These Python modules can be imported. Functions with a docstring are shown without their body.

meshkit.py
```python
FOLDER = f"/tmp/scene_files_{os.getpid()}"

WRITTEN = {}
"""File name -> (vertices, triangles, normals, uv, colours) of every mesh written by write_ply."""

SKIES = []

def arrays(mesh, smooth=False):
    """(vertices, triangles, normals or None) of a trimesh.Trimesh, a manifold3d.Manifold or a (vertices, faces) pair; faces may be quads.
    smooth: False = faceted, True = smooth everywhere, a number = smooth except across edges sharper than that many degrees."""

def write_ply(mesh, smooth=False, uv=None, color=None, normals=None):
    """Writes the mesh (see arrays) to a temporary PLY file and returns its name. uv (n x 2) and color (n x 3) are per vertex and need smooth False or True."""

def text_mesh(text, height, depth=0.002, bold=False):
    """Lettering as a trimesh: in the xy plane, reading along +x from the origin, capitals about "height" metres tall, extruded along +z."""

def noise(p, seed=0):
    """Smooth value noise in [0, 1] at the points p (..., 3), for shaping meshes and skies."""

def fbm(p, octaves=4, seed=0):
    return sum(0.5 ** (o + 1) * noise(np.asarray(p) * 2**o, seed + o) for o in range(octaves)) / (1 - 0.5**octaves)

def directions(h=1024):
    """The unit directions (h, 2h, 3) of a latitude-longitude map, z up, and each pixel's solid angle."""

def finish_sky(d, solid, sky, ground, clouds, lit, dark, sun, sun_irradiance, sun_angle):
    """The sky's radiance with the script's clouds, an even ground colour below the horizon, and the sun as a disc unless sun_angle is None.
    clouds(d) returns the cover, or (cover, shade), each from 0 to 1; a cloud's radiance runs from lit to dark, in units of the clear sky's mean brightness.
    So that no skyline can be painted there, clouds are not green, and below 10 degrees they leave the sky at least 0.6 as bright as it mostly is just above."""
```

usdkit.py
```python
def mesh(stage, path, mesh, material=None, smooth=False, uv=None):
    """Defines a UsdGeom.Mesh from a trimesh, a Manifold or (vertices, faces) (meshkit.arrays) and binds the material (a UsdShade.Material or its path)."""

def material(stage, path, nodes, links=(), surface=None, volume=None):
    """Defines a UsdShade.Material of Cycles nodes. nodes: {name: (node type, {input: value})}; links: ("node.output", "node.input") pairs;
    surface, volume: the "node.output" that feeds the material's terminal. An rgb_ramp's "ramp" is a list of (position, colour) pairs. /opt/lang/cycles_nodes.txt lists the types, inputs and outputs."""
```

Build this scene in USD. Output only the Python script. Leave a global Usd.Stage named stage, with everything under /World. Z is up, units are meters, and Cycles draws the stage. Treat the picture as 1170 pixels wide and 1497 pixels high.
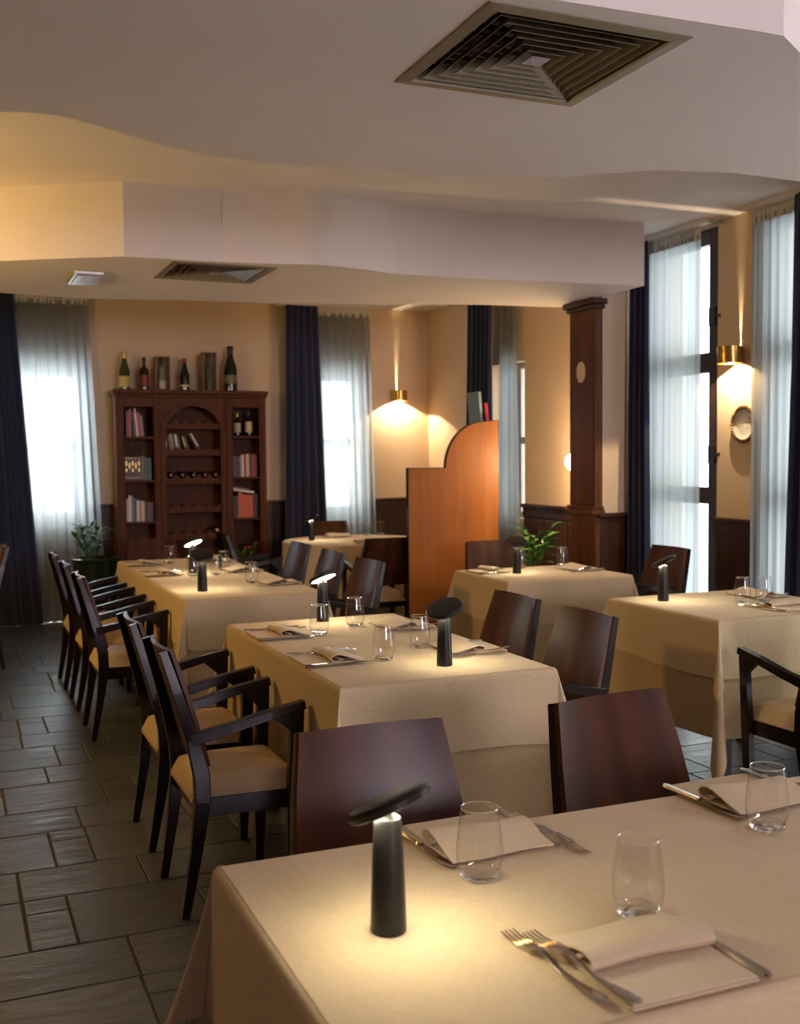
import math, random
import numpy as np
import trimesh, usdkit
import manifold3d as m3
from shapely.geometry import Polygon, box as sbox
from pxr import Usd, UsdGeom, UsdLux, UsdShade, Gf, Sdf

stage = Usd.Stage.CreateInMemory()
UsdGeom.SetStageUpAxis(stage, UsdGeom.Tokens.z)
UsdGeom.SetStageMetersPerUnit(stage, 1.0)
UsdGeom.Xform.Define(stage, '/World')
UsdGeom.Scope.Define(stage, '/World/Looks')
random.seed(7)
PI = math.pi

# ------------------------------------------------------------------ camera
EYE = 1.45
F_PX, PITCH, YAW, ROLL = 1577.8, 0.0495498, 0.3984572, -0.0080640
cam = UsdGeom.Camera.Define(stage, '/World/camera')
cp, sp, cy, sy = math.cos(PITCH), math.sin(PITCH), math.cos(YAW), math.sin(YAW)
fw = np.array([sy * cp, cy * cp, -sp]); rt = np.array([cy, -sy, 0.0]); up = np.cross(rt, fw)
c_, s_ = math.cos(ROLL), math.sin(ROLL)
rr, uu = rt * c_ + up * s_, up * c_ - rt * s_
cam.AddTransformOp().Set(Gf.Matrix4d(*rr, 0, *uu, 0, *(-fw), 0, 0, 0, EYE, 1))
cam.CreateHorizontalApertureAttr(24.0)
cam.CreateFocalLengthAttr(24.0 * F_PX / 1170)
cam.CreateFStopAttr(4.0)
cam.CreateFocusDistanceAttr(2.9)
cam.CreateClippingRangeAttr((0.05, 200.0))
cam.CreateExposureAttr(0.0)

# ------------------------------------------------------------------ daylight
def light(kind, name, radiance, color, **kw):
    l = getattr(UsdLux, kind).Define(stage, '/World/' + name)
    l.CreateIntensityAttr(radiance); l.CreateColorAttr(Gf.Vec3f(*color))
    for k, v in kw.items():
        getattr(l, f'Create{k}Attr')(v)
    return l

YB_ = 10.15
sky = light('DomeLight', 'sky', 1.5, (0.93, 0.98, 1.0))          # white overcast sky outside

def window_light(name, x, y, z, w, h, rz, radiance, color=(0.93, 0.97, 1.0)):
    l = light('RectLight', name, radiance, color, Width=w, Height=h)
    l.AddTranslateOp().Set(Gf.Vec3d(x, y, z)); l.AddRotateZOp().Set(rz); l.AddRotateXOp().Set(90)   # faces +y at rz = 0
    return l

# unseen window behind the photographer, placed to light the fascia and cloth fronts
window_light('rear_daylight', 2.9, -5.36, 2.0, 2.1, 1.3, 0, 25.0, (0.97, 0.84, 0.97))
window_light('right_daylight', 4.75, 1.9, 1.5, 1.9, 2.5, 90, 0.3, (0.94, 0.86, 1.0))      # unseen right-wall window beside the photographer, placed to light the near soffit
window_light('back_daylight', 0.78, YB_ + 0.42, 1.6, 0.75, 1.4, 180, 16.0, (0.84, 0.92, 1.0)); window_light('back_daylight_001', 3.60, YB_ + 0.42, 1.6, 0.5, 1.4, 180, 9.0, (0.86, 0.93, 1.0))   # the back windows
LAMP_E, SCONCE_I, PENDANT_E, GLOBE_E = 50.0, 62000.0, 200.0, 260.0
WARM = (1.0, 0.72, 0.40)

# ------------------------------------------------------------------ helpers: prims
used = {}
def numbered(parent, name):
    k = (parent, name); n = used.get(k, 0); used[k] = n + 1
    return name if n == 0 else f'{name}_{n:03d}'

def path_of(parent):
    return '/World' if parent is None else str(parent.GetPath())

def meta(p, **kw):
    for k, v in kw.items():
        if v: p.SetCustomDataByKey(k, v)
    return p

def thing(name, label, cat, loc=(0, 0, 0), rotz=0.0, group=None, kind=None, scale=None):
    x = UsdGeom.Xform.Define(stage, '/World/' + numbered('/World', name))
    x.AddTranslateOp().Set(Gf.Vec3d(*map(float, loc))); x.AddRotateZOp().Set(math.degrees(rotz))
    if scale: x.AddScaleOp().Set(Gf.Vec3f(scale, scale, scale))
    return meta(x.GetPrim(), label=label, category=cat, group=group, kind=kind)

def obj(name, mesh, mat, parent=None, smooth=False, **kw):
    if isinstance(mesh, list): mesh = trimesh.util.concatenate(mesh)
    pp = path_of(parent)
    m = usdkit.mesh(stage, pp + '/' + numbered(pp, name), mesh, M[mat], smooth=smooth)
    return meta(m.GetPrim(), **kw)

def single(name, mesh, mat, label, cat, group=None, smooth=False):
    return obj(name, mesh, mat, None, smooth, label=label, category=cat, group=group)

def dup(root, loc, rotz=0.0, label=None, group=None, scale=None):
    was = root.GetCustomData(); base = root.GetName()
    if base[-4:-3] == '_' and base[-3:].isdigit(): base = base[:-4]
    x = UsdGeom.Xform.Define(stage, '/World/' + numbered('/World', base)); p = x.GetPrim()
    p.GetReferences().AddInternalReference(root.GetPath())
    x.ClearXformOpOrder()
    x.GetPrim().GetAttribute('xformOp:translate').Set(Gf.Vec3d(*map(float, loc)))
    x.GetPrim().GetAttribute('xformOp:rotateZ').Set(math.degrees(rotz))
    ops = [UsdGeom.XformOp(p.GetAttribute('xformOp:translate')), UsdGeom.XformOp(p.GetAttribute('xformOp:rotateZ'))]
    if scale:
        ops.append(x.AddScaleOp()); ops[-1].Set(Gf.Vec3f(scale, scale, scale))
    x.SetXformOpOrder(ops)
    p.SetInstanceable(True)
    return meta(p, label=label or was['label'], category=was['category'], group=group or was.get('group'))

class Kind:
    """First call builds the thing, later calls copy it."""
    def __init__(self, make): self.make, self.root = make, None
    def __call__(self, loc, rotz, label, group=None, scale=None):
        if self.root is None:
            self.root = self.make(loc, rotz, label, group); return self.root
        return dup(self.root, loc, rotz, label, group, scale)

# ------------------------------------------------------------------ helpers: meshes
def bx(x0, x1, y0, y1, z0, z1):
    b = trimesh.creation.box([x1 - x0, y1 - y0, z1 - z0]); b.apply_translation([(x0 + x1) / 2, (y0 + y1) / 2, (z0 + z1) / 2]); return b

def rbox(x0, x1, y0, y1, z0, z1, r=0.004):
    """box with chamfered edges"""
    pts = []
    for x in (x0, x1):
        for y in (y0, y1):
            for z in (z0, z1):
                sx, sy_, sz = (1 if x == x0 else -1), (1 if y == y0 else -1), (1 if z == z0 else -1)
                pts += [(x + sx * r, y + sy_ * r, z), (x + sx * r, y, z + sz * r), (x, y + sy_ * r, z + sz * r)]
    return trimesh.convex.convex_hull(np.array(pts))

def hull(pts): return trimesh.convex.convex_hull(np.array(pts, float))

def lathe(profile, n=32):
    return trimesh.creation.revolve(np.array(profile, float), sections=n)

def extrude(poly, z0, z1):
    e = trimesh.creation.extrude_polygon(poly, z1 - z0, engine='earcut'); e.apply_translation([0, 0, z0]); return e

def tube(points, radius, n=10, closed_ends=True):
    p = np.array(points, float); r = np.broadcast_to(np.asarray(radius, float), len(p))
    t = np.gradient(p, axis=0); t /= np.linalg.norm(t, axis=1, keepdims=True)
    ref = np.array([0, 0, 1.0]) if abs(t[0][2]) < .9 else np.array([1.0, 0, 0])
    v = []
    for i in range(len(p)):
        a = np.cross(t[i], ref); a /= np.linalg.norm(a); b = np.cross(t[i], a)
        an = np.linspace(0, 2 * PI, n, endpoint=False)
        v.append(p[i] + r[i] * (np.cos(an)[:, None] * a + np.sin(an)[:, None] * b))
    v = np.vstack(v); f = []
    for i in range(len(p) - 1):
        for k in range(n):
            a, b = i * n + k, i * n + (k + 1) % n
            f += [[a, b, b + n], [a, b + n, a + n]]
    if closed_ends:
        v = np.vstack([v, p[:1], p[-1:]]); c0, c1 = len(v) - 2, len(v) - 1
        for k in range(n):
            f += [[c0, (k + 1) % n, k], [c1, (len(p) - 1) * n + k, (len(p) - 1) * n + (k + 1) % n]]
    m = trimesh.Trimesh(v, f, process=False); m.fix_normals(); return m

def beam(points, wd, side=(1, 0, 0)):
    """rectangular section along points; wd per point = (width along side, depth across)"""
    p = np.array(points, float); t = np.gradient(p, axis=0); t /= np.linalg.norm(t, axis=1, keepdims=True)
    s = np.array(side, float); v, f = [], []
    for i in range(len(p)):
        d = np.cross(t[i], s); d /= np.linalg.norm(d); w, h = wd[i]
        c = 0.12
        for a, b in ((-1 + c, -1), (1 - c, -1), (1, -1 + c), (1, 1 - c), (1 - c, 1), (-1 + c, 1), (-1, 1 - c), (-1, -1 + c)):
            v.append(p[i] + s * a * w / 2 + d * b * h / 2)
    n = 8
    for i in range(len(p) - 1):
        for k in range(n):
            a, b = i * n + k, i * n + (k + 1) % n
            f += [[a, b, b + n], [a, b + n, a + n]]
    for k in range(1, n - 1):
        f += [[0, k + 1, k], [(len(p) - 1) * n, (len(p) - 1) * n + k, (len(p) - 1) * n + k + 1]]
    m = trimesh.Trimesh(v, f, process=False); m.fix_normals(); return m

def grid(P, thick=None):
    """(n, m, 3) points to a sheet; thick gives it a back at that offset vector or distance"""
    n, m = P.shape[:2]; i = np.arange(n * m).reshape(n, m)
    q = np.stack([i[:-1, :-1], i[1:, :-1], i[1:, 1:], i[:-1, 1:]], -1).reshape(-1, 4)
    f = np.vstack([q[:, [0, 1, 2]], q[:, [0, 2, 3]]]); V = P.reshape(-1, 3)
    if thick is None: return trimesh.Trimesh(V, f, process=False)
    mesh = trimesh.Trimesh(V, f, process=False); N = mesh.vertex_normals
    V2 = V - N * thick; k = n * m
    edge = np.concatenate([i[0, :], i[1:, -1], i[-1, -2::-1], i[-2:0:-1, 0]]); e2 = np.roll(edge, -1)
    side = np.vstack([np.stack([edge, e2 , e2 + k], 1), np.stack([edge, e2 + k, edge + k], 1)])
    out = trimesh.Trimesh(np.vstack([V, V2]), np.vstack([f, f[:, ::-1] + k, side]), process=False); out.fix_normals(); return out

def moved(m, x=0, y=0, z=0, rz=0, rx=0, ry=0):
    m = m.copy()
    if rx: m.apply_transform(trimesh.transformations.rotation_matrix(rx, [1, 0, 0]))
    if ry: m.apply_transform(trimesh.transformations.rotation_matrix(ry, [0, 1, 0]))
    if rz: m.apply_transform(trimesh.transformations.rotation_matrix(rz, [0, 0, 1]))
    m.apply_translation([x, y, z]); return m

# ------------------------------------------------------------------ materials
M = {}
def mat(name, nodes, links=(), surface='p.BSDF'):
    M[name] = usdkit.material(stage, '/World/Looks/' + name, nodes, links, surface)

def plain(name, color, rough=0.5, metal=0.0, spec=0.5, **kw):
    mat(name, {'p': ('principled_bsdf', dict(base_color=color, roughness=rough, metallic=metal, specular_ior_level=spec, **kw))})

def plaster(name, color, bump=0.15):
    mat(name, {'g': ('texture_coordinate', {}), 'n': ('noise_texture', {'scale': 160.0, 'detail': 4.0}), 'v': ('noise_texture', {'scale': 1.3, 'detail': 3.0}),
               'r': ('rgb_ramp', {'ramp': [(0.3, [c * 0.95 for c in color]), (0.7, [min(1, c * 1.04) for c in color])]}),
               'b': ('bump', {'strength': bump, 'distance': 0.002}), 'p': ('principled_bsdf', {'roughness': 0.85, 'specular_ior_level': 0.2})},
        [('g.object', 'n.vector'), ('g.object', 'v.vector'), ('v.fac', 'r.fac'), ('r.color', 'p.base_color'), ('n.fac', 'b.height'), ('b.normal', 'p.normal')])

def wood(name, dark, lightc, rough=0.3, scale=(1.0, 1.0, 0.12), density=18.0, coat=0.0, spec=0.5, wave=0.3):
    """grain runs along the direction with the small scale"""
    mat(name, {'g': ('texture_coordinate', {}), 'm': ('mapping', {'scale': scale}), 'n': ('noise_texture', {'scale': density, 'detail': 6.0, 'roughness': 0.65, 'distortion': 1.2}),
               'w': ('wave_texture', {'scale': density * 0.35, 'distortion': 7.0, 'detail': 3.0, 'detail_scale': 1.2}), 'x': ('mix_float', {'fac': wave}),
               'r': ('rgb_ramp', {'ramp': [(0.2, dark), (0.55, [(a + b) / 2 for a, b in zip(dark, lightc)]), (0.85, lightc)]}),
               'b': ('bump', {'strength': 0.12, 'distance': 0.001}), 'p': ('principled_bsdf', {'roughness': rough, 'coat_weight': coat, 'coat_roughness': 0.12, 'specular_ior_level': spec})},
        [('g.object', 'm.vector'), ('m.vector', 'n.vector'), ('m.vector', 'w.vector'), ('n.fac', 'x.a'), ('w.fac', 'x.b'), ('x.result', 'r.fac'), ('r.color', 'p.base_color'), ('n.fac', 'b.height'), ('b.normal', 'p.normal')])

def weave(name, color, scale=420.0, bump=0.35, rough=0.9, sheen=0.15):
    lo = [c * 0.86 for c in color]
    mat(name, {'g': ('texture_coordinate', {}), 'mx': ('mapping', {'scale': (1.0, 0.12, 1.0)}), 'my': ('mapping', {'scale': (0.12, 1.0, 0.35)}),
               'a': ('noise_texture', {'scale': scale, 'detail': 2.0}), 'c': ('noise_texture', {'scale': scale, 'detail': 2.0}), 'x': ('mix_float', {'fac': 0.5}),
               'r': ('rgb_ramp', {'ramp': [(0.35, lo), (0.62, color)]}), 'b': ('bump', {'strength': bump, 'distance': 0.0012}),
               'p': ('principled_bsdf', {'roughness': rough, 'sheen_weight': sheen, 'specular_ior_level': 0.15})},
        [('g.object', 'mx.vector'), ('g.object', 'my.vector'), ('mx.vector', 'a.vector'), ('my.vector', 'c.vector'), ('a.fac', 'x.a'), ('c.fac', 'x.b'), ('x.result', 'r.fac'),
         ('r.color', 'p.base_color'), ('x.result', 'b.height'), ('b.normal', 'p.normal')])

plaster('ceiling_paint', (0.82, 0.735, 0.705)); plaster('wall_paint', (0.70, 0.53, 0.37)); plaster('outer_wall', (0.6, 0.55, 0.5))
wood('dark_wood', (0.008, 0.0036, 0.0034), (0.018, 0.0075, 0.006), rough=0.26, coat=0.08, spec=0.32)
wood('back_veneer', (0.026, 0.008, 0.005), (0.100, 0.032, 0.016), rough=0.30, scale=(1.0, 1.0, 0.30), density=6.0, coat=0.0, spec=0.2, wave=0.2)
wood('panel_wood', (0.030, 0.011, 0.006), (0.075, 0.028, 0.014), rough=0.40, scale=(1.0, 1.0, 0.06), density=26.0, coat=0.05, spec=0.25)
wood('pilaster_wood', (0.07, 0.022, 0.009), (0.16, 0.054, 0.020), rough=0.40, scale=(1.0, 1.0, 0.06), density=26.0, coat=0.05, spec=0.25)
wood('shelf_wood', (0.072, 0.022, 0.008), (0.155, 0.050, 0.018), rough=0.5, spec=0.15, scale=(1.0, 1.0, 0.08), density=24.0)
wood('cherry_veneer', (0.19, 0.060, 0.011), (0.33, 0.112, 0.022), rough=0.42, scale=(1.0, 1.0, 0.07), density=8.0, wave=0.06, spec=0.3)
wood('crate_wood', (0.22, 0.10, 0.03), (0.36, 0.18, 0.06), rough=0.6, density=30.0)
wood('frame_wood', (0.030, 0.013, 0.014), (0.06, 0.026, 0.026), rough=0.35, scale=(1.0, 1.0, 0.06), density=24.0)
weave('linen', (0.64, 0.485, 0.295)); weave('linen_under', (0.53, 0.38, 0.21)); weave('napkin_linen', (0.67, 0.52, 0.34), scale=600.0)  # under-cloth linen darkened to carry the shade below the overlay hem
weave('navy_cloth', (0.020, 0.028, 0.075), scale=500.0, bump=0.2, sheen=0.3)
mat('seat_leather', {'g': ('texture_coordinate', {}), 'n': ('voronoi_texture', {'scale': 260.0}), 'b': ('bump', {'strength': 0.15, 'distance': 0.0006}),
    'p': ('principled_bsdf', {'base_color': (0.58, 0.42, 0.23), 'roughness': 0.45})}, [('g.object', 'n.vector'), ('n.distance', 'b.height'), ('b.normal', 'p.normal')])
mat('sheer_cloth', {'t': ('transparent_bsdf', {'color': (0.97, 0.99, 1.0)}), 'd': ('diffuse_bsdf', {'color': (0.17, 0.18, 0.175)}), 'l': ('translucent_bsdf', {'color': (0.60, 0.66, 0.68)}),
    'm1': ('mix_closure', {'fac': 0.45}), 'm2': ('mix_closure', {'fac': 0.90})},
    [('d.BSDF', 'm1.closure1'), ('l.BSDF', 'm1.closure2'), ('t.BSDF', 'm2.closure1'), ('m1.closure', 'm2.closure2')], 'm2.closure')
plain('tape_cloth', (0.62, 0.60, 0.55), 0.9)
for n_, tint, gain in (('pane_glass', (0.97, 0.98, 0.98), 0.85), ('tumbler_glass', (0.985, 0.985, 0.985), 0.45)):
    mat(n_, {'t': ('transparent_bsdf', {'color': tint}), 'g': ('glossy_bsdf', {'roughness': 0.015}), 'f': ('layer_weight', {'blend': 0.5}), 'w': ('math', {'math_type': 'power', 'value2': 4.0}),
             'k': ('math', {'math_type': 'multiply_add', 'value2': gain, 'value3': 0.035}), 'm': ('mix_closure', {})},
        [('f.facing', 'w.value1'), ('w.value', 'k.value1'), ('k.value', 'm.fac'), ('t.BSDF', 'm.closure1'), ('g.BSDF', 'm.closure2')], 'm.closure')
plain('solid_glass', (0.96, 0.96, 0.96), 0.0, transmission_weight=1.0, ior=1.45)
plain('steel', (0.62, 0.56, 0.50), 0.16, 1.0)
plain('brass', (0.55, 0.36, 0.10), 0.24, 1.0)
plain('lamp_black', (0.008, 0.007, 0.006), 0.36, 0.0, 0.35)
plain('vent_metal', (0.25, 0.20, 0.13), 0.45, 0.0)
plain('vent_dark', (0.015, 0.014, 0.016), 0.8)
plain('vent_damper', (0.42, 0.37, 0.45), 0.5)
plain('white_paint', (0.66, 0.62, 0.58), 0.45); plain('black_metal', (0.012, 0.012, 0.012), 0.35)
plain('cream_enamel', (0.72, 0.56, 0.36), 0.4)
plain('grout', (0.030, 0.021, 0.015), 0.9)
plain('lilac_plastic', (0.5, 0.46, 0.62), 0.3); plain('alu', (0.55, 0.52, 0.5), 0.35, 0.8)
plain('pot_glaze', (0.016, 0.030, 0.014), 0.12); plain('soil', (0.03, 0.02, 0.012), 0.95)
plain('petal_red', (0.45, 0.03, 0.02), 0.5)
mat('leaf', {'o': ('object_info', {}), 'r': ('rgb_ramp', {'ramp': [(0, (0.03, 0.12, 0.018)), (1, (0.09, 0.28, 0.04))]}), 'p': ('principled_bsdf', {'roughness': 0.32}), 'l': ('translucent_bsdf', {}), 'm': ('mix_closure', {'fac': 0.2})},
    [('o.random', 'r.fac'), ('r.color', 'p.base_color'), ('r.color', 'l.color'), ('p.BSDF', 'm.closure1'), ('l.BSDF', 'm.closure2')], 'm.closure')
def glow(name, color, strength):
    mat(name, {'e': ('emission', {'color': color, 'strength': strength})}, (), 'e.emission')
glow('lamp_glow', (1.0, 0.91, 0.67), LAMP_E); glow('pendant_glow', (1.0, 0.64, 0.18), PENDANT_E); glow('globe_glow', (1.0, 0.74, 0.42), GLOBE_E)
# slate tiles: streaked cleft relief, a tone of its own per tile; two grain directions
for k, ang in enumerate((0.5, 1.9, 0.15)):
    mat(f'slate_{"abc"[k]}', {'g': ('texture_coordinate', {}), 'o': ('object_info', {}), 'm': ('mapping', {'rotation': (0, 0, ang), 'scale': (1.0, 4.5, 1.0)}), 'n': ('noise_texture', {'scale': 3.6, 'detail': 8.0, 'roughness': 0.68, 'distortion': 1.6}),
        'c': ('noise_texture', {'scale': 2.3, 'detail': 4.0}), 'x': ('mix_float', {'fac': 0.25}), 'y': ('mix_float', {'fac': 0.25}),
        'r': ('rgb_ramp', {'ramp': [(0.25, (0.026, 0.026, 0.027)), (0.5, (0.052, 0.051, 0.050)), (0.72, (0.118, 0.110, 0.102))]}),
        'b': ('bump', {'strength': 0.9, 'distance': 0.014}), 'b2': ('bump', {'strength': 0.35, 'distance': 0.010}), 'p': ('principled_bsdf', {'roughness': 0.30, 'specular_ior_level': 0.6, 'coat_weight': 1.0, 'coat_roughness': 0.2})},
        [('g.object', 'm.vector'), ('m.vector', 'n.vector'), ('g.object', 'c.vector'), ('n.fac', 'x.a'), ('c.fac', 'x.b'), ('x.result', 'y.a'), ('o.random', 'y.b'), ('y.result', 'r.fac'), ('r.color', 'p.base_color'), ('n.fac', 'b.height'), ('b.normal', 'p.normal'), ('n.fac', 'b2.height'), ('b2.normal', 'p.coat_normal')])
BOOK_COLORS = {'red': (0.42, 0.03, 0.02), 'dark red': (0.16, 0.012, 0.012), 'black': (0.012, 0.012, 0.013), 'white': (0.72, 0.68, 0.62), 'grey': (0.20, 0.20, 0.20), 'cream': (0.62, 0.50, 0.32), 'dark blue': (0.03, 0.05, 0.16),
               'blue': (0.07, 0.13, 0.30), 'orange': (0.62, 0.12, 0.015), 'dark brown': (0.05, 0.02, 0.012), 'dark green': (0.02, 0.045, 0.02), 'olive': (0.09, 0.085, 0.04), 'maroon': (0.10, 0.012, 0.02), 'yellow': (0.62, 0.42, 0.05), 'crimson': (0.35, 0.015, 0.05), 'tan': (0.42, 0.28, 0.14)}
for n_, c_ in BOOK_COLORS.items():
    plain('cover_' + n_.replace(' ', '_'), c_, 0.4)
plain('paper', (0.66, 0.60, 0.48), 0.9); plain('gilt', (0.60, 0.42, 0.12), 0.35, 0.6)
plain('bottle_dark', (0.010, 0.013, 0.008), 0.08); plain('bottle_green', (0.035, 0.06, 0.018), 0.08); plain('bottle_pale', (0.20, 0.20, 0.13), 0.15)
plain('label_gold', (0.60, 0.45, 0.10), 0.4); plain('label_cream', (0.66, 0.56, 0.36), 0.6); plain('foil_gold', (0.62, 0.46, 0.12), 0.3, 0.7); plain('foil_red', (0.30, 0.02, 0.02), 0.35); plain('foil_black', (0.012, 0.012, 0.012), 0.3); plain('label_red', (0.22, 0.04, 0.03), 0.5); plain('label_olive', (0.16, 0.15, 0.06), 0.4)
plain('ceramic', (0.62, 0.57, 0.52), 0.2); plain('rope_glaze', (0.17, 0.080, 0.022), 0.45); plain('motif_grey', (0.25, 0.25, 0.28), 0.4); plain('motif_ochre', (0.55, 0.33, 0.15), 0.4)
plain('folder_blue', (0.22, 0.33, 0.40), 0.5)

# ================================================================== THE SETTING
CEIL, SOFFIT, XR, YB, XL, YF = 2.95, 2.55, 4.60, 10.15, -2.4, -5.3

def structure(name, label=None):
    x = UsdGeom.Xform.Define(stage, '/World/' + numbered('/World', name))
    return meta(x.GetPrim(), kind='structure', label=label)

# ---- floor: slate tiles laid in bands
floor = structure('floor', 'dark slate floor of mixed-size rectangular tiles')
obj('grout_bed', bx(XL, XR + 0.3, YF, YB, -0.06, -0.0035), 'grout', floor)
def tile_mesh(x0, x1, y0, y1, rng):
    g, c = 0.0035, 0.003
    x0 += g; x1 -= g; y0 += g; y1 -= g
    dz = [rng.uniform(-0.0012, 0.0) for _ in range(4)]
    P = [(x0, y0), (x1, y0), (x1, y1), (x0, y1)]; I = [(x0 + c, y0 + c), (x1 - c, y0 + c), (x1 - c, y1 - c), (x0 + c, y1 - c)]
    v = [(x, y, -0.012) for x, y in P] + [(x, y, -0.003 + d) for (x, y), d in zip(P, dz)] + [(x, y, d) for (x, y), d in zip(I, dz)]
    f = []
    for a in (0, 4):
        for k in range(4):
            j = (k + 1) % 4; f += [[a + k, a + j, a + 4 + j], [a + k, a + 4 + j, a + 4 + k]]
    f += [[8, 9, 10], [8, 10, 11]]
    return trimesh.Trimesh(v, f, process=False)
def tiles():
    m = 0.1385; rng = random.Random(3); out = []
    y = 2.091 * EYE - 0.671 * 13
    a_off, b_off = {0: 0.328 * EYE, 1: 0.135 * EYE, 2: 0.321 * EYE}, {0: 0.135 * EYE, 1: 0.229 * EYE}
    k = -13
    while y < YB:
        for h, per, off, kind in ((0.277, 3 * m, a_off.get(k, 0.05 + m * ((k * 5 + 2) % 6) / 2), 'A'), (0.394, 4 * m, b_off.get(k, 0.195 + m * ((k * 3 + 1) % 4)), 'B')):
            x = off - per * math.ceil((off - XL) / per)
            while x < XR + 0.2:
                if kind == 'A': out.append((x, x + per, y, y + h))
                else:
                    out += [(x, x + m, y, y + 0.277), (x, x + m, y + 0.277, y + h), (x + m, x + per, y, y + h)]
                x += per
            y += h
        k += 1
    res = []
    for (x0, x1, y0, y1) in out:
        x0, x1, y0, y1 = max(x0, XL), min(x1, XR + 0.02), max(y0, YF), min(y1, YB)
        if x1 - x0 > 0.03 and y1 - y0 > 0.03: res.append((x0, x1, y0, y1))
    def near(t):
        cx, cy_ = (t[0] + t[1]) / 2, (t[2] + t[3]) / 2
        inview = cx > -0.25 and cy_ > 1.6 and cx < 0.2 + cy_ * 0.95
        aisle = cx < 1.25 or (cx > 1.9 and cx < 3.6 and cy_ < 5.5)
        return (not inview, not aisle, cy_)
    res.sort(key=near)
    rest = {}
    for i, t in enumerate(res):
        mm, mt = tile_mesh(*t, rng), 'slate_' + 'aabcb'[rng.randrange(5)]
        if i < 295: obj('tile', mm, mt, floor)
        else: rest.setdefault('slate_a', []).append(mm)
    for k_, v in rest.items(): obj('tile_field', v, k_, floor, kind='stuff')
tiles()

# ---- walls (with real openings)
def wall_y(name, y0, y1, x0, x1, holes, mt):
    """wall across x with thickness y0..y1; holes (xa, xb, za, zb)"""
    w = structure(name); poly = sbox(x0, 0, x1, CEIL)
    for h in holes: poly = poly.difference(sbox(h[0], h[2], h[1], h[3]))
    e = trimesh.creation.extrude_polygon(poly, y1 - y0, engine='earcut')
    e.apply_transform(np.array([[1, 0, 0, 0], [0, 0, -1, y1], [0, 1, 0, 0], [0, 0, 0, 1.0]]))
    obj('plaster', e, mt, w); return w
def wall_x(name, x0, x1, y0, y1, holes, mt):
    w = structure(name); poly = sbox(y0, 0, y1, CEIL)
    for h in holes: poly = poly.difference(sbox(h[0], h[2], h[1], h[3]))
    e = trimesh.creation.extrude_polygon(poly, x1 - x0, engine='earcut')
    e.apply_transform(np.array([[0, 0, 1, x0], [1, 0, 0, 0], [0, 1, 0, 0], [0, 0, 0, 1.0]]))
    obj('plaster', e, mt, w); return w
WB = [(0.42, 1.13, 0.94, 2.26), (3.36, 3.83, 0.92, 2.28)]
WR = [(0.9, 2.9, 0.1, 2.85), (4.25, 5.18, 0.02, 2.90), (5.64, 6.36, 0.02, 2.92), (8.15, 8.75, 0.92, 2.28)]
wall_y('wall_back', YB, YB + 0.28, XL - 0.2, XR + 0.28, WB, 'wall_paint')
wall_right = wall_x('wall_right', XR, XR + 0.28, YF, YB, WR, 'wall_paint')
wall_x('wall_left', XL - 0.2, XL, YF, YB, [], 'panel_wood')  # unseen wall, dark surface set to cut light bouncing onto the foreground
wall_y('wall_front', YF - 0.2, YF, XL - 0.2, XR + 0.28, [(1.8, 4.0, 1.3, 2.7)], 'panel_wood')  # unseen wall, kept dark; its opening shapes the light from behind

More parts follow.
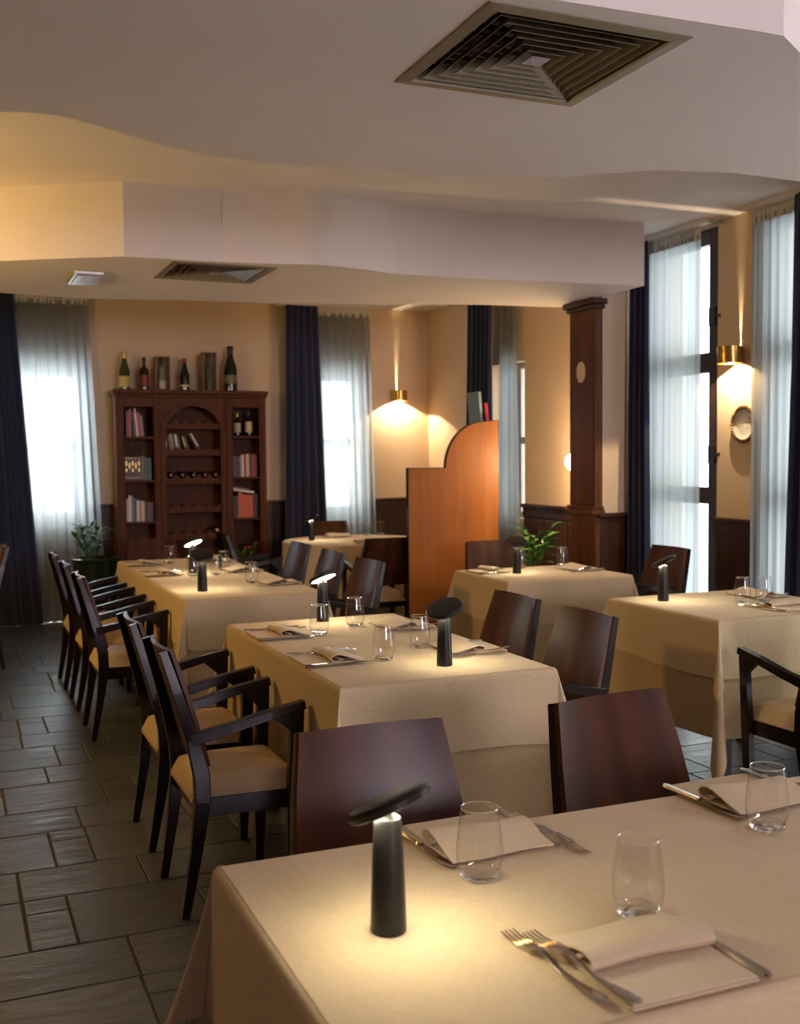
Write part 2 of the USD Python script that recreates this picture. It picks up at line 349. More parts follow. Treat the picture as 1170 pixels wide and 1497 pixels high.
# ---- ceiling, dropped soffits with square holes for the diffusers
ceiling = structure('ceiling')
obj('plaster', bx(XL - 0.2, XR + 0.28, YF - 0.2, YB + 0.28, CEIL, CEIL + 0.15), 'ceiling_paint', ceiling)
V1, V2 = (1.54, 2.66, 0.295), (1.49, 6.33, 0.30)          # centre x, y, half size of the two diffusers
def soffit(poly, vent):
    cx, cy_, r = vent
    hole = sbox(cx - r + 0.03, cy_ - r + 0.03, cx + r - 0.03, cy_ + r - 0.03)
    obj('dropped_soffit', extrude(poly.difference(hole), SOFFIT, CEIL), 'ceiling_paint', ceiling)
def smooth_line(p, n=6):
    from scipy.interpolate import PchipInterpolator
    p = np.array(p); t = np.r_[0, np.cumsum(np.linalg.norm(np.diff(p, axis=0), axis=1))]
    f = PchipInterpolator(t, p); return f(np.linspace(0, t[-1], n * len(p))).tolist()
far = [(0.19, 3.67), (0.34, 3.64), (0.55, 3.74), (0.76, 3.86), (1.16, 3.94), (1.62, 3.87), (2.06, 3.79), (2.55, 3.49), (2.85, 3.42), (3.25, 3.43)]
s1 = [(XL, 3.62)] + smooth_line(far[:8]) + far[8:] + [(XR, 3.50), (XR, 3.02), (3.2, 2.96), (2.06, 2.27), (1.98, 2.27), (1.38, 2.30), (XL, 2.30)]
soffit(Polygon(s1).buffer(0), V1)
front2 = [(0.30, 6.37), (0.44, 6.28), (0.92, 5.99), (1.46, 5.97), (1.75, 5.92), (2.0, 5.87), (2.28, 5.92), (2.52, 5.99), (2.9, 5.99), (3.3, 5.95), (4.19, 5.86)]
back2 = [(4.19, 6.91), (3.57, 6.99), (2.82, 7.24), (2.16, 7.39), (1.69, 7.48), (0.92, 7.62), (0.36, 7.55), (XL, 7.5)]
s2 = [(XL, 6.37)] + front2[:3] + smooth_line(front2[3:9], 5) + front2[9:] + back2
soffit(Polygon(s2).buffer(0), V2)
hatch = thing('access_panel', 'small square access panel set in the fascia of the dropped ceiling', 'panel', (1.545, 5.955, 2.83), -0.10)
obj('panel', rbox(-0.09, 0.09, -0.004, 0.001, -0.08, 0.075, 0.001), 'ceiling_paint', hatch)

# ---- wainscot: framed panels and a cap along back and right walls, windows and curtains stand before it
CAP = 1.055
def wainscot(name, side, a, b, at, panel=0.34, wood_='panel_wood'):
    """along back wall (side y, facing -y) or right wall (side x, facing -x)"""
    w = structure(name)
    def put(nm, u0, u1, d0, d1, z0, z1, r=0.003):
        m = rbox(u0, u1, at - d1, at - d0, z0, z1, r) if side == 'y' else rbox(at - d1, at - d0, u0, u1, z0, z1, r)
        obj(nm, m, wood_, w)
    put('backing', a, b, 0.0, 0.012, 0.0, CAP - 0.03)
    put('skirting', a, b, 0.012, 0.030, 0.0, 0.11); put('cap', a, b, 0.0, 0.050, CAP - 0.03, CAP, 0.006); put('top_rail', a, b, 0.012, 0.024, CAP - 0.11, CAP - 0.03)
    n = max(1, round((b - a) / panel)); s = (b - a) / n
    for i in range(n):
        put('panel', a + i * s + 0.02, a + (i + 1) * s - 0.02, 0.012, 0.020, 0.13, CAP - 0.13, 0.006)
wainscot('trim_1', 'y', 1.13, 3.36, YB); wainscot('trim_2', 'y', 3.83, XR, YB); wainscot('trim_3', 'x', 6.74, 8.15, XR); wainscot('trim_4', 'x', 5.18, 5.64, XR, 0.46); wainscot('trim_5', 'x', 8.75, YB - 0.03, XR)

# ---- pier with wooden pilaster
pier = structure('wall_pier')
obj('plaster', bx(4.25, XR, 6.44, 6.74, CAP, CEIL), 'wall_paint', pier)
obj('plinth', rbox(4.235, XR, 6.425, 6.755, 0, CAP - 0.03), 'panel_wood', pier)
obj('cap', rbox(4.205, XR, 6.395, 6.785, CAP - 0.03, CAP, 0.006), 'panel_wood', pier)
pil = structure('trim_pilaster')
obj('shaft', rbox(4.185, 4.25, 6.425, 6.755, CAP, SOFFIT - 0.06), 'pilaster_wood', pil)
obj('front_face', rbox(4.178, 4.186, 6.44, 6.735, CAP + 0.06, SOFFIT - 0.12, 0.002), 'pilaster_wood', pil)
obj('base_moulding', [rbox(4.150, 4.26, 6.40, 6.78, CAP - 0.012, CAP + 0.025, 0.008), rbox(4.165, 4.255, 6.41, 6.77, CAP + 0.025, CAP + 0.05, 0.006)], 'pilaster_wood', pil)
obj('lower_shaft', rbox(4.195, 4.25, 6.435, 6.745, 0.0, CAP - 0.012), 'pilaster_wood', pil)
obj('capital', [rbox(4.165, 4.26, 6.405, 6.775, SOFFIT - 0.07, SOFFIT - 0.04, 0.006), rbox(4.145, 4.27, 6.39, 6.79, SOFFIT - 0.04, SOFFIT - 0.001, 0.006)], 'panel_wood', pil)

# ---- windows
def window(name, side, at, u0, u1, z0, z1, mt, mullions=(), transoms=(), fw_=0.06, handles=()):
    w = structure(name)
    def put(nm, a, b, z_0, z_1, d=0.06, off=0.10, m_=mt):
        g = rbox(a, b, at + off, at + off + d, z_0, z_1, 0.004) if side == 'y' else rbox(at + off, at + off + d, a, b, z_0, z_1, 0.004)
        return obj(nm, g, m_, w)
    put('frame_post', u0, u0 + fw_, z0, z1); put('frame_post', u1 - fw_, u1, z0, z1); put('frame_rail', u0 + fw_, u1 - fw_, z0, z0 + fw_); put('frame_rail', u0 + fw_, u1 - fw_, z1 - fw_, z1)
    for u, wd in mullions: put('mullion', u - wd / 2, u + wd / 2, z0 + fw_, z1 - fw_, 0.05, 0.105)
    for z, h in transoms: put('transom', u0 + fw_, u1 - fw_, z - h / 2, z + h / 2, 0.046, 0.107)
    us = [u0 + fw_] + [u for u, _ in mullions] + [u1 - fw_]; zs = [z0 + fw_] + [z for z, _ in sorted(transoms)] + [z1 - fw_]
    for i in range(len(us) - 1):
        for j in range(len(zs) - 1): put('pane', us[i], us[i + 1], zs[j], zs[j + 1], 0.006, 0.128, 'pane_glass')
    for u, z in handles:
        put('hinge_plate', u - 0.035, u + 0.035, z - 0.06, z + 0.06, 0.02, 0.082, 'black_metal')
        k = lathe([(0, 0), (0.012, 0), (0.008, 0.03), (0.014, 0.045), (0, 0.05)], 12); k = moved(k, rx=-PI / 2) if side == 'x' else moved(k, rx=PI / 2)
        obj('hinge_knob', moved(k, at + 0.09 if side == 'x' else u, u - 0.03 - (0 if side == 'x' else 0), z, rz=PI if side == 'x' else 0) if side == 'x' else moved(k, u, at + 0.08, z), 'black_metal', w)
    return w
window('window_1', 'y', YB, *WB[0], 'white_paint', [(0.775, 0.09)], [(1.57, 0.06)], 0.05)
window('window_2', 'y', YB, *WB[1], 'white_paint', [], [(1.62, 0.06)], 0.05)
window('window_3', 'x', XR, *WR[3], 'white_paint', [(8.45, 0.09)], [(1.60, 0.06)], 0.05)
window('window_4', 'x', XR - 0.09, *WR[2], 'frame_wood', [], [(2.06, 0.13), (1.19, 0.11)], 0.10, [(5.69, 2.35), (5.69, 1.46)])
window('window_5', 'x', XR - 0.09, *WR[1], 'frame_wood', [], [(2.06, 0.13), (1.19, 0.11)], 0.10)
window('window_7', 'x', XR + 0.10, *WR[0], 'frame_wood', [(1.9, 0.1)], [(2.06, 0.13)], 0.10)  # unseen, out of view; frames the daylight on the near soffit
window('window_6', 'y', YF - 0.33, 1.8, 4.0, 1.3, 2.7, 'white_paint', [(2.9, 0.09)], [], 0.05)  # unseen, behind the camera; frames the frontal daylight

# ================================================================== CURTAINS
def drape(top0, top1, bot0, bot1, z0, z1, pleats, amp, seed, rows=16, per=14, thick=None, normal=None, pinch=0.5):
    """pleated hanging cloth between two plan points at the top and two at the bottom"""
    rng = np.random.default_rng(seed); n = pleats * per + 1; u = np.linspace(0, 1, n)
    t0, t1, b0, b1 = map(np.array, (top0, top1, bot0, bot1)); d = (t1 - t0) / np.linalg.norm(t1 - t0); nrm = np.array([-d[1], d[0]]) if normal is None else np.array(normal, float)
    ph = u * pleats * 2 * PI + np.interp(u, np.linspace(0, 1, pleats + 1), rng.uniform(-0.8, 0.8, pleats + 1)); am = np.interp(u, np.linspace(0, 1, pleats + 1), rng.uniform(0.55, 1.2, pleats + 1))
    P = np.zeros((rows, n, 3))
    for j, s in enumerate(np.linspace(0, 1, rows)):
        line = (t0 * (1 - s) + b0 * s)[None] * (1 - u)[:, None] + (t1 * (1 - s) + b1 * s)[None] * u[:, None]
        a = amp * (pinch + (1 - pinch) * min(1, s * 2.5))
        off = a * am * (np.sin(ph + 0.6 * s * rng.uniform(0.8, 1.0)) + 0.25 * np.sin(2.3 * ph + 1.0))
        P[j, :, :2] = line + off[:, None] * nrm[None] + (0.25 * a * np.cos(ph))[:, None] * d[None]
        P[j, :, 2] = z1 * (1 - s) + z0 * s
    return grid(P, thick)

def curtain_rail(label, p0, p1, z=CEIL - 0.03):
    r = thing('curtain_rail', label, 'curtain rail')
    p0, p1 = np.array(p0), np.array(p1); d = (p1 - p0) / np.linalg.norm(p1 - p0); n = np.array([-d[1], d[0]]) * 0.03
    c = [(*(p0 - n), z), (*(p0 + n), z), (*(p1 - n), z), (*(p1 + n), z), (*(p0 - n), CEIL), (*(p0 + n), CEIL), (*(p1 - n), CEIL), (*(p1 + n), CEIL)]
    obj('track', hull(c), 'white_paint', r)

def curtain(label, sheer, top0, top1, bot0, bot1, pleats, amp, seed, z1=CEIL - 0.03, z0=0.02, normal=None):
    c = thing('sheer_curtain' if sheer else 'blue_curtain', label, 'curtain', group='sheer white curtains' if sheer else 'navy blue curtains')
    if sheer:
        obj('cloth', drape(top0, top1, bot0, bot1, z0, z1 - 0.05, pleats, amp, seed, normal=normal), 'sheer_cloth', c, smooth=True)
        obj('heading_tape', drape(top0, top1, top0, top1, z1 - 0.085, z1, pleats * 2, amp * 0.6, seed + 50, rows=4, per=8, normal=normal), 'tape_cloth', c, smooth=True)
    else:
        obj('cloth', drape(top0, top1, bot0, bot1, z0, z1, pleats, amp, seed, thick=0.003, normal=normal), 'navy_cloth', c, smooth=True)
YC, XC = 9.98, 4.48
curtain_rail('white ceiling rail above the window left of the bookcase', (-0.1, YC), (1.3, YC))
curtain_rail('white ceiling rail above the window right of the bookcase', (2.95, YC), (3.98, YC))
curtain_rail('white ceiling rail above the window behind the orange wooden divider', (XC, 8.05), (XC, 8.95))
curtain_rail('white ceiling rail above the tall window right of the pilaster', (XC, 5.58), (XC, 6.43))
curtain_rail('white ceiling rail above the tall window at the right edge', (XC, 4.1), (XC, 5.26))
curtain('navy blue curtain at the left edge, left of the bookcase', False, (0.05, YC - 0.03), (0.58, YC - 0.03), (0.10, YC - 0.08), (0.76, YC - 0.06), 6, 0.030, 1)
curtain('grey sheer curtain over the window left of the bookcase', True, (0.50, YC + 0.03), (1.21, YC + 0.03), (0.55, YC + 0.02), (1.32, YC + 0.02), 9, 0.013, 2)
curtain('navy blue curtain just right of the bookcase', False, (3.02, YC - 0.03), (3.34, YC - 0.03), (2.98, YC - 0.03), (3.43, YC - 0.05), 5, 0.028, 3)
curtain('sheer curtain between the bookcase curtain and the wall lamp on the back wall', True, (3.32, YC + 0.03), (3.90, YC + 0.03), (3.36, YC + 0.03), (3.97, YC + 0.02), 8, 0.013, 4)
curtain('navy blue curtain rising behind the orange wooden divider', False, (XC - 0.05, 8.92), (XC - 0.05, 8.42), (XC - 0.05, 8.95), (XC - 0.05, 8.45), 6, 0.035, 5)
curtain('narrow sheer curtain gathered beside the navy curtain behind the divider', True, (XC + 0.03, 8.42), (XC + 0.03, 8.16), (XC + 0.03, 8.44), (XC + 0.03, 8.10), 6, 0.024, 6)
curtain('navy blue curtain right of the dark pilaster', False, (XC - 0.02, 6.42), (XC - 0.02, 6.20), (XC - 0.03, 6.42), (XC - 0.04, 6.13), 4, 0.026, 7)
curtain('tall sheer curtain over the window right of the pilaster', True, (XC + 0.03, 6.25), (XC + 0.03, 5.70), (XC + 0.02, 6.25), (XC + 0.02, 5.70), 7, 0.012, 8)
curtain('tall sheer curtain at the right edge, partly over the round wall plate', True, (XC + 0.03, 5.23), (XC + 0.03, 4.76), (XC + 0.02, 5.23), (XC + 0.02, 4.76), 6, 0.012, 9)
curtain('navy blue curtain at the right edge of the picture', False, (XC - 0.03, 4.82), (XC - 0.03, 4.25), (XC - 0.04, 4.90), (XC - 0.04, 4.25), 6, 0.028, 10)

# ================================================================== CEILING VENTS
def make_vent(loc, rotz, label, group, half=0.297):
    v = thing('ceiling_vent', label, 'air vent', loc, rotz, group); s = half / 0.297
    def ring(a0, z0, a1, z1, t=0.0015):
        """square conical ring from half-size a0 at z0 to a1 at z1"""
        P = []
        for a, z in ((a0, z0), (a1, z1), (a1 + t, z1 + 0.0005), (a0 + t, z0 + 0.0005)):
            P += [(-a * s, -a * s, z), (a * s, -a * s, z), (a * s, a * s, z), (-a * s, a * s, z)]
        f = []
        for r in range(4):
            b, c = r * 4, ((r + 1) % 4) * 4
            for k in range(4):
                j = (k + 1) % 4; f += [[b + k, b + j, c + j], [b + k, c + j, c + k]]
        m = trimesh.Trimesh(P, f, process=False); m.fix_normals(); return m
    obj('flange', [ring(0.297, -0.004, 0.262, -0.007, 0.003), ring(0.262, -0.007, 0.250, 0.030), ring(0.297, -0.004, 0.297, 0.0)], 'vent_metal', v)
    for a in (0.238, 0.202, 0.166, 0.130, 0.094, 0.058):
        obj('louver', ring(a, -0.004, a - 0.030, 0.032), 'vent_metal', v)
    obj('centre_plate', hull([(x * q * s, y * q * s, z) for q, z in ((0.030, -0.004), (0.012, 0.012)) for x in (-1, 1) for y in (-1, 1)]), 'vent_damper', v)
    for k in range(5):
        y = 0.04 + k * 0.045
        obj('damper_blade', [bx((-0.21 + i * 0.145) * s, (-0.08 + i * 0.145) * s, y * s, (y + 0.012) * s, 0.040, 0.062) for i in range(3)], 'vent_damper', v)
    for k in range(4):
        obj('cross_bar', bx((-0.22 + 0.0 * k) * s, -0.02 * s, (-0.2 + 0.06 * k) * s, (-0.192 + 0.06 * k) * s, 0.045, 0.052), 'vent_damper', v)
    obj('plenum', [bx(-0.262 * s, 0.262 * s, -0.262 * s, 0.262 * s, 0.20, 0.204)] + [bx(*b, 0.03, 0.2) for b in ((-0.264 * s, -0.262 * s, -0.262 * s, 0.262 * s), (0.262 * s, 0.264 * s, -0.262 * s, 0.262 * s), (-0.262 * s, 0.262 * s, -0.264 * s, -0.262 * s), (-0.262 * s, 0.262 * s, 0.262 * s, 0.264 * s))], 'vent_dark', v)
    return v
Vent = Kind(make_vent)
Vent((V1[0], V1[1], SOFFIT), 0, 'large square louvred air vent in the nearest ceiling panel, top of the picture', 'ceiling vents')
Vent((V2[0], V2[1], SOFFIT), 0, 'square louvred air vent under the farther ceiling panel, above the bookcase', 'ceiling vents')
em = thing('emergency_light', 'small square flush light fitting left of the farther ceiling vent', 'light fitting', (0.80, 6.71, SOFFIT))
obj('housing', rbox(-0.085, 0.085, -0.20, 0.20, -0.022, -0.0005, 0.004), 'alu', em); obj('diffuser', rbox(-0.068, 0.068, -0.17, 0.17, -0.028, -0.022, 0.003), 'lilac_plastic', em)

# ================================================================== WALL LAMPS
def make_sconce(loc, rotz, label, group):
    """faces -y; half-open drum on the wall, narrow slit on top, wide opening below"""
    s = thing('wall_sconce', label, 'wall lamp', loc, rotz, group); r, h, t = 0.078, 0.105, 0.003; cyy = -r - 0.006
    ang = np.linspace(0, 2 * PI, 41)
    ring = [(r * math.cos(a), cyy + r * math.sin(a)) for a in ang[:-1]]; inner = [((r - t) * math.cos(a), cyy + (r - t) * math.sin(a)) for a in ang[:-1]]
    obj('drum', extrude(Polygon(ring, [inner]), -h / 2, h / 2), 'brass', s, smooth=30)
    disc = Polygon(inner)
    slit = sbox(-0.0016, cyy - r, 0.0016, cyy + r)
    obj('top_cover', extrude_multi(disc.difference(slit), h / 2 - 0.012, h / 2 - 0.009), 'brass', s)
    obj('back_plate', rbox(-0.04, 0.04, -0.009, -0.001, -0.04, 0.04), 'brass', s)
    g = trimesh.creation.icosphere(2, 0.0042); g.apply_translation([0, cyy, -0.014])
    obj('bulb', g, 'bulb_glow', s, smooth=True)
    return s
def extrude_multi(p, z0, z1):
    return trimesh.util.concatenate([extrude(g, z0, z1) for g in getattr(p, 'geoms', [p])])
glow('bulb_glow', (1.0, 0.80, 0.50), SCONCE_I)
Sconce = Kind(make_sconce)
Sconce((4.245, YB, 2.08), 0, 'brass drum wall lamp on the back wall, lighting it up and down', 'brass drum wall lamps')
Sconce((XR, 5.42, 2.075), -PI / 2, 'brass drum wall lamp on the right wall between the two tall windows', 'brass drum wall lamps')
gl = thing('globe_wall_lamp', 'glowing opal globe lamp half hidden behind the dark pilaster', 'wall lamp', (4.33, 6.755, 1.41))
obj('wall_plate', moved(lathe([(0, 0), (0.035, 0), (0.035, 0.012), (0, 0.012)], 24), rx=-PI / 2), 'brass', gl)
obj('arm', tube([(0, 0.01, 0), (0, 0.06, 0.005), (0, 0.11, 0.06), (0, 0.15, 0.085), (0, 0.17, 0.08)], 0.006), 'brass', gl)
obj('cap', moved(lathe([(0, 0.010), (0.018, 0.008), (0.030, 0), (0, 0)], 24), 0, 0.17, 0.068), 'brass', gl)
obj('globe', moved(trimesh.creation.icosphere(3, 0.066), 0, 0.17, 0.003), 'globe_glow', gl, smooth=True)
# unseen warm lamp out of view at left, placed to light ceiling and cloths
for i, (px, py) in enumerate(((-1.2, 5.95),)):
    pd = thing('pendant_lamp', 'unseen warm globe lamp out of view at left, lighting the ceiling and cloth sides', 'lamp', (px, py, 2.12))
    obj('cord', tube([(0, 0, 0.1), (0, 0, CEIL - 2.12)], 0.004, 6), 'black_metal', pd)
    obj('globe', trimesh.creation.icosphere(3, 0.11), 'pendant_glow', pd, smooth=True)

# ================================================================== TABLES AND CLOTHS
TOP = 0.76
def table(x0, x1, y0, y1, label):
    t = thing('dining_table', label, 'table', ((x0 + x1) / 2, (y0 + y1) / 2, 0)); a, b = (x1 - x0) / 2, (y1 - y0) / 2
    obj('tabletop', rbox(-a + 0.04, a - 0.04, -b + 0.04, b - 0.04, TOP - 0.040, TOP - 0.010), 'dark_wood', t)
    obj('apron', [rbox(-a + 0.10, a - 0.10, s * (b - 0.13) - 0.01, s * (b - 0.13) + 0.01, TOP - 0.12, TOP - 0.04) for s in (-1, 1)] + [rbox(s * (a - 0.13) - 0.01, s * (a - 0.13) + 0.01, -b + 0.10, b - 0.10, TOP - 0.12, TOP - 0.04) for s in (-1, 1)], 'dark_wood', t)
    for sx in (-1, 1):
        for sy_ in (-1, 1): obj('leg', beam([(sx * (a - 0.14), sy_ * (b - 0.14), 0), (sx * (a - 0.14), sy_ * (b - 0.14), TOP - 0.04)], [(0.055, 0.055), (0.07, 0.07)]), 'dark_wood', t)
    return t

def cloth_mesh(a, b, h, seed, flare=0.05, peak=0.34, ripple=0.012, crease=True, round_=False, maxlen=None, wander=0.02):
    """cloth over a 2a x 2b top (z = 0), hanging h at the sides with pleated corners, as one sheet"""
    rng = np.random.default_rng(seed); pts, dirs, lens, gs = [], [], [], []
    ph = rng.uniform(0, 6.28, 8)
    ripf = lambda s: math.sin(s * 9 + ph[0]) + 0.6 * math.sin(s * 17 + ph[1]) + 0.4 * math.sin(s * 31 + ph[2])
    if round_:
        for k in range(144):
            t = k / 144 * 2 * PI; pts.append((a * math.cos(t), a * math.sin(t))); dirs.append((math.cos(t), math.sin(t))); lens.append(h); gs.append(0.10 + 0.11 * math.sin(11 * t + ph[0]) + 0.04 * math.sin(23 * t))
    else:
        corners = [(-a, -b), (a, -b), (a, b), (-a, b)]; nrm = [(0, -1), (1, 0), (0, 1), (-1, 0)]
        for i in range(4):
            p, q, n = np.array(corners[i]), np.array(corners[(i + 1) % 4]), nrm[i]; L = np.linalg.norm(q - p); k = max(18, int(L / 0.045))
            for j in range(k):
                s = (j + 0.5) / k; e = min(s, 1 - s) * L
                pts.append(p + (q - p) * s); dirs.append(n); lens.append(h + wander * 0.5 * math.sin(s * 5 + ph[3 + i])); gs.append(flare * (0.4 + 0.6 * math.exp(-e / 0.12)) + ripple / 0.25 * 0.25 * ripf(s * L + i * 3) * math.exp(-((e - 0.2) / 0.35) ** 2))
            a0 = math.atan2(n[1], n[0]); sk = rng.uniform(-0.22, 0.22)
            for j in range(17):
                th = j / 16 * PI / 2; l = h / max(math.cos(th), math.sin(th)); l = min(l, maxlen) if maxlen else l
                w = math.sin(2 * th); prof = w ** 1.6 * (0.62 + 0.38 * math.cos((th - PI / 4 - sk) * 4)) - 0.35 * math.exp(-((th - PI / 4 + 0.45) / 0.13) ** 2) - 0.35 * math.exp(-((th - PI / 4 - 0.45) / 0.13) ** 2)
                pts.append(q); dirs.append((math.cos(a0 + th + sk * w * 0.5), math.sin(a0 + th + sk * w * 0.5))); lens.append(l); gs.append(max(0.02, flare + peak * prof))
    pts, dirs, lens, gs = np.array(pts), np.array(dirs), np.array(lens), np.clip(np.array(gs), 0.0, 0.6)
    N = len(pts); rows = []
    r = 0.016
    for q in (0.35, 0.7):                                             # on the top, near the edge
        rows.append(np.c_[pts * (1 - (0.08 * (1 - q))), np.zeros(N)])
    inset = pts - dirs * r * 0.6
    rows.append(np.c_[inset, np.full(N, 0.0)])
    for t in (0.33, 0.66, 1.0):                                       # rounded fold
        rows.append(np.c_[inset + dirs * r * math.sin(t * PI / 2), np.full(N, -r * (1 - math.cos(t * PI / 2)))])
    base, z0 = inset + dirs * r, -r
    m = 14
    for j in range(1, m + 1):
        s = j / m; d = (lens - r) * s; R = d * gs * (0.75 + 0.25 * s); z = -np.sqrt(np.maximum(d * d - R * R, 0))
        rows.append(np.c_[base + dirs * R[:, None], z0 + z])
    K = len(rows); V = np.vstack(rows); f = []
    i = np.arange(N); j = (i + 1) % N
    for k in range(K - 1):
        f.append(np.stack([k * N + i, k * N + N + i, k * N + N + j], 1)); f.append(np.stack([k * N + i, k * N + N + j, k * N + j], 1))
    # the flat top: a grid inside, joined by a fan to the first ring
    c = len(V); V = np.vstack([V, [[0, 0, 0]]]); f.append(np.stack([np.full(N, c), i, j], 1))
    mesh = trimesh.Trimesh(V, np.vstack(f), process=False)
    return mesh

def top_sheet(a, b, seed, crease):
    n, m_ = max(24, int(a * 2 / 0.02)), max(24, int(b * 2 / 0.02))
    X, Y = np.meshgrid(np.linspace(-a, a, n), np.linspace(-b, b, m_), indexing='ij')
    from meshkit import fbm
    Z = 0.0022 * (fbm(np.stack([X * 3, Y * 3, np.full_like(X, seed)], -1), 3, seed) - 0.5)
    edge = np.minimum(1, np.minimum(a - abs(X), b - abs(Y)) / 0.08); Z = Z * edge + 0.0011 * edge + 0.0007
    for kind, u in crease:
        D = (X - u) if kind == 'x' else (Y - u); Z = Z + edge * 0.0026 * np.exp(-(D / 0.012) ** 2)
    return grid(np.stack([X, Y, Z], -1))

def laid(x0, x1, y0, y1, what, seed, hang=0.245, low=0.53, crease=(), peak=0.30):
    cx, cy_, a, b = (x0 + x1) / 2, (y0 + y1) / 2, (x1 - x0) / 2, (y1 - y0) / 2
    u = thing('tablecloth', f'long sand-coloured under-cloth hanging to the floor on {what}', 'tablecloth', (cx, cy_, TOP - 0.006), group='long under-cloths')
    obj('cloth', cloth_mesh(a - 0.006, b - 0.006, low, seed, flare=0.03, peak=peak * 0.8, ripple=0.010, maxlen=0.735), 'linen_under', u, smooth=True)
    o = thing('top_cloth', f'sand-coloured square overlay cloth spread on top of {what}', 'tablecloth', (cx, cy_, TOP - 0.003), group='overlay cloths')
    obj('cloth', cloth_mesh(a, b, hang, seed, flare=0.055, peak=peak, ripple=0.010), 'linen', o, smooth=True)
    obj('top_face', top_sheet(a - 0.008, b - 0.008, seed, crease), 'linen', o, smooth=True)
T0 = (0.408, 2.12, 1.085, 1.795); T1 = (1.085, 1.815, 5.32, 7.60); T2 = (1.085, 1.84, 3.055, 4.455); T3 = (2.885, 3.71, 5.30, 5.98); T4 = (2.985, 3.84, 3.64, 4.46)
TN = {0: 'the foreground table', 1: 'the long table before the bookcase', 2: 'the middle table', 3: 'the table beside the orange divider', 4: 'the table by the right-hand windows'}
for k, T in enumerate((T0, T1, T2, T3, T4)):
    table(*T, ['wide table in the foreground, fully draped', 'long draped table standing before the bookcase', 'draped table in the middle of the room, behind the two foreground chairs', 'draped table standing before the orange wooden divider', 'draped table standing by the tall right-hand windows'][k])
laid(*T0, TN[0], 11, crease=[('x', 0.25), ('y', 0.0)]); laid(*T1, TN[1], 12, crease=[('x', 0.0), ('y', -0.38), ('y', 0.38)]); laid(*T2, TN[2], 13, crease=[('y', 0.03), ('x', 0.12), ('y', 0.05)], low=0.52); laid(*T3, TN[3], 14, crease=[('x', 0.1)], low=0.50); laid(*T4, TN[4], 15, crease=[('y', 0.0)], peak=0.42, low=0.50)
# crease lines down the front of the cloths come from the folds; the round table at the back
RT = (3.22, 8.66, 0.61)
rt_ = thing('round_table', 'round draped table at the back, right of the bookcase', 'table', (RT[0], RT[1], 0))
obj('tabletop', lathe([(0, TOP - 0.04), (RT[2] - 0.02, TOP - 0.04), (RT[2] - 0.012, TOP - 0.025), (RT[2] - 0.02, TOP - 0.01), (0, TOP - 0.01)], 64), 'dark_wood', rt_)
obj('pedestal', lathe([(0, 0), (0.26, 0), (0.26, 0.03), (0.06, 0.08), (0.05, 0.60), (0.14, TOP - 0.04), (0, TOP - 0.04)], 32), 'dark_wood', rt_)
u = thing('tablecloth', 'round sand-coloured cloth falling in folds from the round back table', 'tablecloth', (RT[0], RT[1], TOP - 0.003))
obj('cloth', cloth_mesh(RT[2], RT[2], 0.56, 21, round_=True), 'linen', u, smooth=True)

